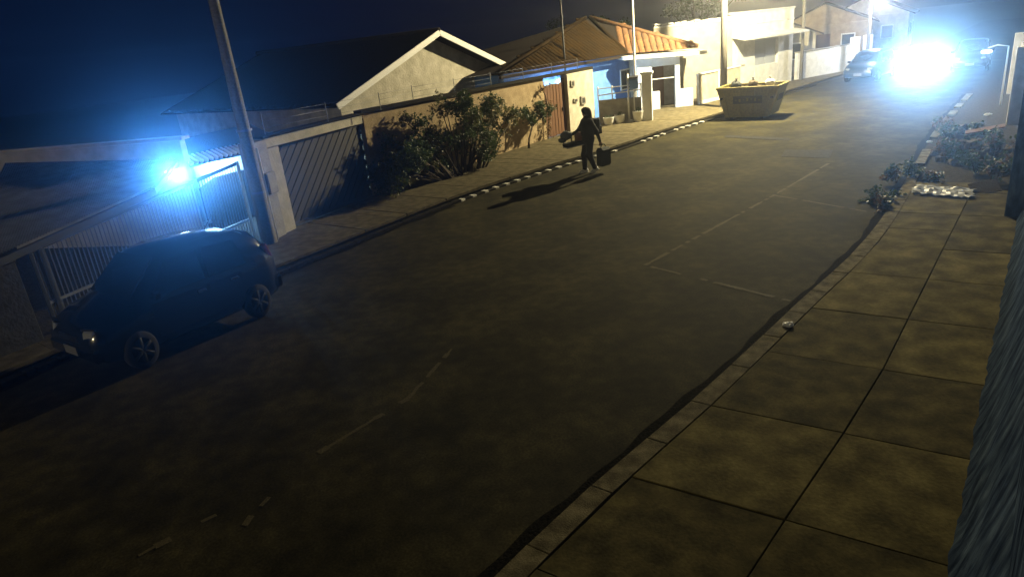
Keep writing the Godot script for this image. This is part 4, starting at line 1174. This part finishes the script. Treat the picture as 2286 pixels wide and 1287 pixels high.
func build_cars() -> void:
	var navy := plain(Color(0.004, 0.007, 0.016), 0.22)
	navy.clearcoat_enabled = true
	navy.clearcoat = 1.0
	navy.clearcoat_roughness = 0.08
	build_car("parked_car", "dark blue hatchback parked in front of the barred gate", Vector3(-10.98, 0, -4.62), deg_to_rad(3), navy).scale = Vector3(0.97, 1.04, 0.86)
	var dark := plain(Color(0.008, 0.014, 0.026), 0.3)
	build_car("parked_car", "dark car parked facing the camera left of the headlight glare", Vector3(-7.75, 0, -42.2), deg_to_rad(-8), dark)
	build_car("parked_car", "dark car parked at the right kerb beyond the headlight glare", Vector3(-3.4, 0, -45.0), deg_to_rad(2), dark)
	var c := build_car("oncoming_car", "oncoming car with blinding bluish headlights on full beam", Vector3(-5.45, 0, -42.6), deg_to_rad(8), dark, 1.0)
	for s in [-1.0, 1.0]:
		var l := SpotLight3D.new()
		l.name = "headlight_beam"
		c.add_child(l, true)
		l.position = Vector3(s * 0.5, 0.7, 1.95)
		l.rotation = Vector3(deg_to_rad(8.0), PI, 0)
		l.light_color = Color(0.3, 0.6, 1.0).linear_to_srgb()
		l.light_energy = 165.0
		l.light_size = 0.08
		l.spot_range = 70.0
		l.spot_angle = 13.0
		l.spot_attenuation = 2.0
		l.spot_angle_attenuation = 1.0
		l.shadow_enabled = true

# ---------------------------------------------------------------- plants
func leaf(st: SurfaceTool, at: Vector3, size: float) -> void:
	var b := Basis.from_euler(Vector3(rng.randf_range(-1.1, 1.1), rng.randf() * TAU, rng.randf_range(-0.6, 0.6)))
	var l := size * rng.randf_range(0.7, 1.3)
	var w := l * rng.randf_range(0.32, 0.45)
	var p := [at, at + b * Vector3(w, l * 0.12, l * 0.45), at + b * Vector3(0, -0.05 * l, l), at + b * Vector3(-w, l * 0.12, l * 0.45)]
	st.add_vertex(p[0]); st.add_vertex(p[1]); st.add_vertex(p[2])
	st.add_vertex(p[0]); st.add_vertex(p[2]); st.add_vertex(p[3])

# clumps: [centre, radius]; leaves gather along twigs within each clump
func foliage(clumps: Array, per: int, size: float) -> ArrayMesh:
	var st := flat()
	for c in clumps:
		var twigs := maxi(6, int(per / 16.0))
		for t in twigs:
			var d := Vector3(rng.randfn(), rng.randfn() * 0.9 + 0.15, rng.randfn()).normalized()
			var base: Vector3 = c[0] + d * c[1] * rng.randf_range(0.1, 0.5)
			var tip: Vector3 = c[0] + d * c[1] * rng.randf_range(0.65, 1.15) + Vector3.DOWN * c[1] * 0.08
			for k in 16:
				leaf(st, base.lerp(tip, rng.randf()) + Vector3(rng.randf_range(-1, 1), rng.randf_range(-1, 1), rng.randf_range(-1, 1)) * size * 0.7, size)
	return done(st)

func build_plants() -> void:
	# big bush against the tan wall
	var b := thing("bush", "large dark sprawling bush growing against the tan wall", "bush", Vector3(-14.75, 0.12, -16.2))
	var stems := smooth()
	var clumps := []
	var warm := []
	for i in 62:
		var zz := rng.randf_range(-3.0, 3.4)
		var hmax := 2.45 - 0.14 * absf(zz) * absf(zz) - maxf(0.0, zz) * 0.15
		if zz < -1.2 : hmax += 0.1
		var y := rng.randf_range(0.35, maxf(0.8, hmax + 0.1))
		var c := Vector3(rng.randf_range(-0.75, 0.45), y, zz)
		var r := rng.randf_range(0.28, 0.5)
		(warm if rng.randf() < 0.25 else clumps).append([c, r])
		var foot := Vector3(rng.randf_range(-0.3, 0.2), 0, zz * 0.35)
		add_tube(stems, [foot, foot.lerp(c, 0.5) + Vector3(0, 0.15, 0), c], [0.035, 0.022, 0.008], 6)
	put(b, "stems", done(stems), M.bark)
	put(b, "crown", foliage(clumps, 330, 0.085), M.leaf)
	put(b, "new_growth", foliage(warm, 300, 0.08), M.leaf_warm)
	# young tree near the plank gate
	var t := thing("young_tree", "young tree with a thin crooked trunk beside the plank gate", "tree", Vector3(-15.25, 0.12, -20.6))
	tube(t, "trunk", [Vector3.ZERO, Vector3(0.02, 0.35, -0.05), Vector3(0.08, 0.7, -0.2), Vector3(0.05, 1.0, -0.35)], [0.045, 0.035, 0.028, 0.02], M.bark, 8)
	var limb := smooth()
	var cl := []
	for i in 9:
		var c := Vector3(rng.randf_range(-0.4, 0.35), rng.randf_range(1.0, 1.55), -0.5 + rng.randf_range(-0.95, 0.75))
		cl.append([c, rng.randf_range(0.22, 0.34)])
		add_tube(limb, [Vector3(0.06, 0.75, -0.25), Vector3(0.06, 0.85, -0.3).lerp(c, 0.6), c], [0.02, 0.013, 0.005], 6)
	put(t, "limbs", done(limb), M.bark)
	put(t, "crown", foliage(cl, 240, 0.08), M.leaf)
	# dry climber over the plank gate
	var v := thing("dry_creeper", "dry orange creeper hanging beside the plank gate", "creeper", Vector3(-15.72, 0.12, -22.6))
	var vs := smooth()
	add_tube(vs, [Vector3(0, 0, 0), Vector3(0.05, 0.9, -0.1), Vector3(0.0, 1.7, -0.05), Vector3(0.03, 2.1, 0.3)], [0.03, 0.025, 0.02, 0.01], 7)
	put(v, "stem", done(vs), M.bark)
	put(v, "leaves", foliage([[Vector3(0.06, 1.9, 0.1), 0.3], [Vector3(0.06, 1.3, -0.15), 0.28], [Vector3(0.08, 0.7, -0.1), 0.3], [Vector3(0.1, 0.3, 0.1), 0.3]], 120, 0.07), M.leaf_dead)
	# trees behind the white house
	for a in [["dark tree crown rising behind the white house parapet", Vector3(-20.5, 0.05, -49.0), 1.0], ["dark tree crown behind the hipped tile roof's right end", Vector3(-23.5, 0.05, -41.0), 0.92]]:
		var tt := thing("dark_tree", a[0], "tree", a[1], 0.0, "trees behind the houses")
		tt.scale = Vector3.ONE * a[2]
		tube(tt, "trunk", [Vector3.ZERO, Vector3(0.1, 1.6, 0.1), Vector3(0.0, 3.2, 0)], [0.2, 0.16, 0.1], M.bark, 10)
		var ls := smooth()
		var cc := []
		for i in 16:
			var c := Vector3(rng.randfn() * 1.5, rng.randf_range(3.0, 5.4), rng.randfn() * 1.5)
			cc.append([c, rng.randf_range(0.6, 0.95)])
			add_tube(ls, [Vector3(0, 2.6, 0), c * 0.6 + Vector3(0, 1.0, 0), c], [0.08, 0.05, 0.02], 6)
		put(tt, "limbs", done(ls), M.bark)
		put(tt, "crown", foliage(cc, 260, 0.16), M.leaf)
	# weeds on the right, past the slabs
	var wg := [["tall weeds at the foot of the dark neighbour wall", Vector3(-0.75, 0.1, -18.2), 0.55], ["bushy weeds beside the rubble on the right pavement", Vector3(-1.4, 0.1, -19.6), 0.5], ["low weeds at the broken kerb beyond the puddle", Vector3(-2.25, 0.1, -17.6), 0.35], ["leafy weeds against the wall past the rubble", Vector3(-0.7, 0.1, -21.5), 0.65], ["overgrown weeds at the far end of the rubble", Vector3(-1.8, 0.1, -23.4), 0.5], ["small tuft of weeds in the right gutter", Vector3(-2.3, 0.0, -15.6), 0.2]]
	for w in wg:
		var o := thing("weeds", w[0], "weeds", w[1], 0.0, "weeds on the right pavement")
		var cs := []
		for i in 6:
			cs.append([Vector3(rng.randf_range(-0.5, 0.5), rng.randf_range(0.08, w[2] * 0.65), rng.randf_range(-0.8, 0.8)), rng.randf_range(0.16, 0.32)])
		var ws := smooth()
		for c in cs: add_tube(ws, [Vector3(c[0].x * 0.7, 0, c[0].z * 0.8), c[0]], [0.012, 0.005], 5)
		put(o, "stems", done(ws), M.bark)
		put(o, "leaves", foliage(cs, 110, 0.09), M.leaf)
		put(o, "dry_leaves", foliage(cs.slice(0, 2), 60, 0.09), M.leaf_dead)

# ---------------------------------------------------------------- person
var GF := PackedFloat32Array()
# tapered capsules joined smoothly, meshed as surface nets; bones: [a, b, ra, rb, colour index]
func net(st: SurfaceTool, bones: Array, cell: float, k: float, colours: Array) -> void:
	var lo := Vector3.ONE * 1e9
	var hi := Vector3.ONE * -1e9
	for b in bones:
		var r: float = maxf(b[2], b[3]) + k + cell * 3
		for e in 2:
			lo = lo.min(b[e] - Vector3.ONE * r)
			hi = hi.max(b[e] + Vector3.ONE * r)
	var nx := int((hi.x - lo.x) / cell) + 2
	var ny := int((hi.y - lo.y) / cell) + 2
	var nz := int((hi.z - lo.z) / cell) + 2
	var F := PackedFloat32Array()
	F.resize(nx * ny * nz)
	F.fill(1.0)
	var C := PackedByteArray()
	C.resize(nx * ny * nz)
	var best := PackedFloat32Array()
	best.resize(nx * ny * nz)
	best.fill(1e9)
	for b in bones:
		var a: Vector3 = b[0]
		var ab: Vector3 = b[1] - a
		var l2 := maxf(ab.length_squared(), 1e-8)
		var R: float = maxf(b[2], b[3]) + k + cell * 2.5
		var p0 := ((a.min(b[1]) - Vector3.ONE * R - lo) / cell).floor()
		var p1 := ((a.max(b[1]) + Vector3.ONE * R - lo) / cell).ceil()
		for z in range(maxi(0, int(p0.z)), mini(nz, int(p1.z) + 1)):
			for y in range(maxi(0, int(p0.y)), mini(ny, int(p1.y) + 1)):
				for x in range(maxi(0, int(p0.x)), mini(nx, int(p1.x) + 1)):
					var p := lo + Vector3(x, y, z) * cell
					var t := clampf((p - a).dot(ab) / l2, 0, 1)
					var d: float = (p - a - ab * t).length() - lerpf(b[2], b[3], t)
					var i := x + nx * (y + ny * z)
					if d < best[i]:
						best[i] = d
						C[i] = b[4]
					var f := F[i]
					var h := maxf(k - absf(f - d), 0.0) / k
					F[i] = minf(f, d) - h * h * k * 0.25
	var vid := {}
	var V := PackedVector3Array()
	var VC := PackedByteArray()
	for z in nz - 1:
		for y in ny - 1:
			for x in nx - 1:
				var i0 := x + nx * (y + ny * z)
				var m := 0
				var s := Vector3.ZERO
				var n := 0
				if F[i0] >= 0.999: continue
				var vals := []
				for q in 8:
					vals.append(F[i0 + (q & 1) + nx * (((q >> 1) & 1) + ny * (q >> 2))])
					if vals[q] < 0: m |= 1 << q
				if m == 0 or m == 255: continue
				for q in 8:
					for ax in 3:
						var q2 := q | (1 << ax)
						if q2 == q: continue
						if (vals[q] < 0) != (vals[q2] < 0):
							var t: float = vals[q] / (vals[q] - vals[q2])
							var c0 := Vector3(q & 1, (q >> 1) & 1, q >> 2)
							var c1 := Vector3(q2 & 1, (q2 >> 1) & 1, q2 >> 2)
							s += c0.lerp(c1, t)
							n += 1
				vid[i0] = V.size()
				V.append(lo + (Vector3(x, y, z) + s / n) * cell)
				VC.append(C[i0])
	var step := [1, nx, nx * ny]
	for i0 in vid:
		for ax in 3:
			var i1: int = i0 + step[ax]
			if (F[i0] < 0) == (F[i1] < 0): continue
			var u: int = step[(ax + 1) % 3]
			var w: int = step[(ax + 2) % 3]
			if not (vid.has(i0 - u) and vid.has(i0 - w) and vid.has(i0 - u - w)): continue
			var ids := [vid[i0], vid[i0 - u], vid[i0 - u - w], vid[i0 - w]]
			if F[i0] >= 0: ids.reverse()
			# front faces run clockwise
			for tr in [[0, 2, 1], [0, 3, 2]]:
				for e in tr:
					st.set_color(colours[VC[ids[e]]])
					st.add_vertex(V[ids[e]])

func hand_bones(wrist: Vector3, dirn: Vector3, palm_n: Vector3, side: Vector3, col: int) -> Array:
	var out := []
	var d := dirn.normalized()
	var knuckle := wrist + d * 0.085
	out.append([wrist, wrist + d * 0.05, 0.026, 0.03, col])
	for f in 4:
		var o := side * (f - 1.5) * 0.021
		var base := knuckle + o
		out.append([wrist + d * 0.03 + o * 0.6, base, 0.016, 0.012, col])
		var ln: float = [0.068, 0.08, 0.075, 0.058][f]
		var mid := base + (d * 0.75 + palm_n * 0.65).normalized() * ln * 0.5
		var tip := mid + (d * 0.1 + palm_n).normalized() * ln * 0.5
		out.append([base, mid, 0.0105, 0.0095, col])
		out.append([mid, tip, 0.0095, 0.008, col])
	var tb := wrist + d * 0.03 - side * 0.03
	var tm := tb + (d * 0.6 - side * 0.7 + palm_n * 0.3).normalized() * 0.045
	out.append([tb, tm, 0.014, 0.012, col])
	out.append([tm, tm + (d * 0.7 + palm_n * 0.7).normalized() * 0.032, 0.0115, 0.009, col])
	return out

func build_person() -> void:
	var o := thing("person", "person in dark hooded clothes and white shoes stepping off the kerb with bags", "person", Vector3(-10.72, 0.0, -17.5), atan2(-0.5, 0.87))
	o.scale = Vector3.ONE * 1.1
	var cols := [Color(0.012, 0.013, 0.014), Color(0.014, 0.015, 0.019), Color(0.26, 0.15, 0.1), Color(0.3, 0.18, 0.13)]
	var B := []
	# torso (jacket 0), trousers 1, skin 2
	B.append([Vector3(0, 0.95, 0), Vector3(0, 1.12, 0.01), 0.175, 0.165, 0])
	B.append([Vector3(0, 1.12, 0.01), Vector3(0, 1.33, 0.02), 0.165, 0.18, 0])
	B.append([Vector3(-0.15, 1.38, 0.0), Vector3(0.15, 1.38, 0.0), 0.085, 0.085, 0])
	B.append([Vector3(0, 1.4, 0.01), Vector3(0, 1.53, 0.035), 0.07, 0.06, 0])
	B.append([Vector3(-0.07, 0.93, 0), Vector3(0.07, 0.93, 0), 0.125, 0.125, 1])
	# front leg (person's right, x < 0) and rear leg
	B.append([Vector3(-0.09, 0.9, 0.0), Vector3(-0.09, 0.5, 0.1), 0.11, 0.085, 1])
	B.append([Vector3(-0.09, 0.5, 0.1), Vector3(-0.1, 0.12, 0.1), 0.085, 0.065, 1])
	B.append([Vector3(0.09, 0.9, 0.0), Vector3(0.09, 0.5, 0.04), 0.11, 0.085, 1])
	B.append([Vector3(0.09, 0.5, 0.04), Vector3(0.1, 0.14, -0.1), 0.085, 0.065, 1])
	# arms: right reaches forward with its load, left hangs back with the bag
	B.append([Vector3(-0.19, 1.39, 0.0), Vector3(-0.27, 1.14, 0.14), 0.07, 0.055, 0])
	B.append([Vector3(-0.27, 1.14, 0.14), Vector3(-0.2, 1.08, 0.36), 0.055, 0.04, 0])
	B.append([Vector3(0.19, 1.39, 0.0), Vector3(0.28, 1.12, -0.12), 0.07, 0.055, 0])
	B.append([Vector3(0.28, 1.12, -0.12), Vector3(0.28, 0.86, -0.2), 0.055, 0.04, 0])
	var st := smooth()
	net(st, B, 0.018, 0.05, cols)
	# head: skull, jaw, nose, brow, ears on a finer grid
	var Hd := [[Vector3(0, 1.635, 0.02), Vector3(0, 1.65, 0.045), 0.088, 0.082, 2], [Vector3(0, 1.57, 0.07), Vector3(0, 1.6, 0.06), 0.05, 0.062, 2], [Vector3(0, 1.61, 0.13), Vector3(0, 1.645, 0.118), 0.014, 0.008, 2], [Vector3(-0.035, 1.655, 0.105), Vector3(0.035, 1.655, 0.105), 0.016, 0.016, 2], [Vector3(-0.018, 1.578, 0.115), Vector3(0.018, 1.578, 0.115), 0.009, 0.009, 3], [Vector3(-0.09, 1.62, 0.03), Vector3(-0.092, 1.65, 0.025), 0.014, 0.016, 2], [Vector3(0.09, 1.62, 0.03), Vector3(0.092, 1.65, 0.025), 0.014, 0.016, 2], [Vector3(0, 1.5, 0.03), Vector3(0, 1.57, 0.03), 0.055, 0.055, 2]]
	net(st, Hd, 0.007, 0.018, cols)
	net(st, hand_bones(Vector3(-0.2, 1.08, 0.37), Vector3(0.15, -0.1, 1), Vector3(0.2, -1, 0).normalized(), Vector3(-1, 0, 0.1).normalized(), 2), 0.006, 0.012, cols)
	net(st, hand_bones(Vector3(0.28, 0.85, -0.2), Vector3(0, -1, -0.15), Vector3(-1, -0.1, 0).normalized(), Vector3(0, 0, 1), 2), 0.006, 0.012, cols)
	put(o, "body", done(st), M.skin_cloth)
	# hood drawn up round the head
	var hs := smooth()
	net(hs, [[Vector3(0, 1.645, -0.005), Vector3(0, 1.665, 0.03), 0.118, 0.108, 0], [Vector3(-0.075, 1.6, 0.05), Vector3(-0.06, 1.69, 0.085), 0.035, 0.03, 0], [Vector3(0.075, 1.6, 0.05), Vector3(0.06, 1.69, 0.085), 0.035, 0.03, 0], [Vector3(-0.06, 1.71, 0.08), Vector3(0.06, 1.71, 0.08), 0.03, 0.03, 0], [Vector3(0, 1.5, -0.05), Vector3(0, 1.6, -0.04), 0.1, 0.1, 0]], 0.012, 0.03, cols)
	put(o, "hood", done(hs), M.cloth_dark)
	for s in [[-0.1, 0.0, 0.1, 0.0], [0.1, 0.03, -0.12, 0.4]]:
		var ss := smooth()
		net(ss, [[Vector3(0, 0.045, -0.06), Vector3(0, 0.05, 0.06), 0.045, 0.045, 0], [Vector3(0, 0.035, 0.06), Vector3(0, 0.035, 0.14), 0.042, 0.034, 0], [Vector3(0, 0.06, -0.05), Vector3(0, 0.11, -0.03), 0.042, 0.045, 0]], 0.012, 0.03, [Color(1, 1, 1)])
		var sh := put(o, "shoe", done(ss), M.plastic_white, Vector3(s[0], s[1], s[2]), Vector3(s[3], 0, 0))
		put(sh, "sole", box(Vector3(0.09, 0.02, 0.28), 0.008), M.plastic_white, Vector3(0, 0.008, 0.03))
	# things carried, each its own thing, placed in the person's frame
	var tr := o.transform
	var pack := thing("backpack", "dark backpack on the walking person's back", "backpack")
	pack.transform = tr * Transform3D(Basis.IDENTITY, Vector3(0, 1.02, -0.14))
	put(pack, "pouch", box(Vector3(0.32, 0.44, 0.18), 0.07), M.cloth_bag, Vector3(0, 0.2, -0.1))
	put(pack, "pocket", box(Vector3(0.24, 0.2, 0.07), 0.03), M.cloth_bag, Vector3(0, 0.1, -0.21))
	for s in [-0.11, 0.11]:
		tube(pack, "strap", [Vector3(s, 0.4, -0.06), Vector3(s, 0.47, 0.12), Vector3(s, 0.38, 0.27), Vector3(s * 1.3, 0.1, 0.22)], [0.018, 0.02, 0.02, 0.015], M.cloth_bag, 7)
	var bag := thing("holdall", "dark holdall hanging from the walking person's rear hand", "bag")
	bag.transform = tr * Transform3D(Basis(Vector3.UP, 0.3), Vector3(0.3, 0.26, -0.28))
	put(bag, "pouch", box(Vector3(0.26, 0.5, 0.4), 0.1), M.cloth_bag, Vector3(0, 0.17, 0))
	tube(bag, "handle", [Vector3(0, 0.4, -0.12), Vector3(0, 0.5, -0.05), Vector3(0, 0.51, 0.04), Vector3(0, 0.4, 0.12)], [0.012, 0.012, 0.012, 0.012], M.cloth_bag, 7)
	var bun := thing("cloth_bundle", "grey green bundle of cloth held out in front of the person", "bundle")
	bun.transform = tr * Transform3D(Basis.IDENTITY, Vector3(-0.16, 1.0, 0.52))
	put(bun, "roll", blob(0.17, 5, 0.7), M.cloth_grey, Vector3(0, 0.08, 0.06))
	put(bun, "fold", blob(0.11, 9, 0.6), M.cloth_grey, Vector3(0.06, -0.02, 0.22))
	var cs := thing("flat_case", "dark flat case with pale edge carried under the cloth bundle", "case")
	cs.transform = tr * Transform3D(Basis(Vector3.RIGHT, 0.06), Vector3(-0.1, 0.78, 0.42))
	put(cs, "shell", box(Vector3(0.3, 0.1, 0.5), 0.02), M.cloth_dark, Vector3(0, 0.06, 0))
	put(cs, "edge_trim", box(Vector3(0.31, 0.018, 0.51), 0.005), M.plastic_white, Vector3(0, 0.0, 0))
	put(cs, "carry_strap", box(Vector3(0.03, 0.2, 0.03), 0.006), M.cloth_dark, Vector3(-0.05, 0.2, 0))
	var pk := thing("pink_garment", "pinkish garment hugged against the walking person's waist", "garment")
	pk.transform = tr * Transform3D(Basis.IDENTITY, Vector3(-0.14, 0.98, 0.2))
	put(pk, "cloth", blob(0.13, 21, 1.1), plain(Color(0.3, 0.16, 0.12), 0.9))

# ---------------------------------------------------------------- litter, puddle, debris
func build_litter() -> void:
	# crumpled pale plastic sheet lying past the slabs
	var pd := thing("plastic_sheet", "crumpled pale plastic sheet lying past the last paving slabs", "plastic sheet", Vector3(-1.45, 0.135, -16.3))
	var nse := FastNoiseLite.new()
	nse.seed = 8
	nse.frequency = 2.2
	var st := flat()
	var pt := func(i: int, k: int) -> Vector3:
		var x := -0.55 + 1.1 * i / 14.0
		var z := -0.4 + 0.8 * k / 10.0
		var e := 1.0 + 0.25 * nse.get_noise_2d(i * 0.3, k * 0.3 + 9.0)
		return Vector3(x * e, 0.012 + 0.09 * absf(nse.get_noise_2d(x * 1.6, z * 1.6 + 3.0)) + 0.03 * absf(nse.get_noise_2d(x * 4.0, z * 4.0)), z * e + 0.15 * x)
	for i in 14:
		for k in 10:
			if rng.randf() < 0.06 and (i < 2 or i > 11): continue
			quad(st, pt.call(i, k), pt.call(i + 1, k), pt.call(i + 1, k + 1), pt.call(i, k + 1), Vector3(0, -5, 0))
	put(pd, "sheet", done(st), plain(Color(0.4, 0.42, 0.46), 0.5))
	tag(rubble_heap(Vector3(-1.35, 0.12, -20.8), 0.8, 1.6, 0.25, 80), "heap of broken stones among the weeds on the right", "rubble")
	tag(rubble_heap(Vector3(-1.7, 0.1, -24.0), 0.6, 0.9, 0.22, 40), "smaller stone heap at the far end of the weeds", "rubble")
	for a in [["bent cardboard sheet lying against the dark wall", Vector3(-0.75, 0.2, -16.6), Vector3(0.5, 0.02, 0.4), M.rubble, 0.4], ["torn board on top of the right hand rubble", Vector3(-1.2, 0.42, -22.6), Vector3(0.9, 0.03, 0.3), M.brown_wood, 0.12]]:
		var o := thing("scrap_board", a[0], "board", a[1], rng.randf())
		put(o, "sheet", box(a[2], 0.006), a[3], Vector3.ZERO, Vector3(a[4], 0, 0.2))
	var bits := [["crumpled pale paper on the right kerb", Vector3(-2.3, 0.13, -8.5), 0.07], ["white scrap on the rubble nearest the kerb", Vector3(-2.15, 0.2, -23.2), 0.12], ["white scrap in the weeds by the dark wall", Vector3(-0.55, 0.3, -19.0), 0.09], ["white scrap at the top of the far rubble", Vector3(-1.3, 0.45, -25.0), 0.1], ["small white scrap beside the broken kerb", Vector3(-2.45, 0.08, -22.4), 0.08]]
	for b in bits:
		var o := thing("paper_scrap", b[0], "litter", b[1], rng.randf() * 3, "white scraps of litter")
		put(o, "crumple", blob(b[2], rng.randi() % 1000, 0.38), M.plastic_white, Vector3(0, 0.02, 0))
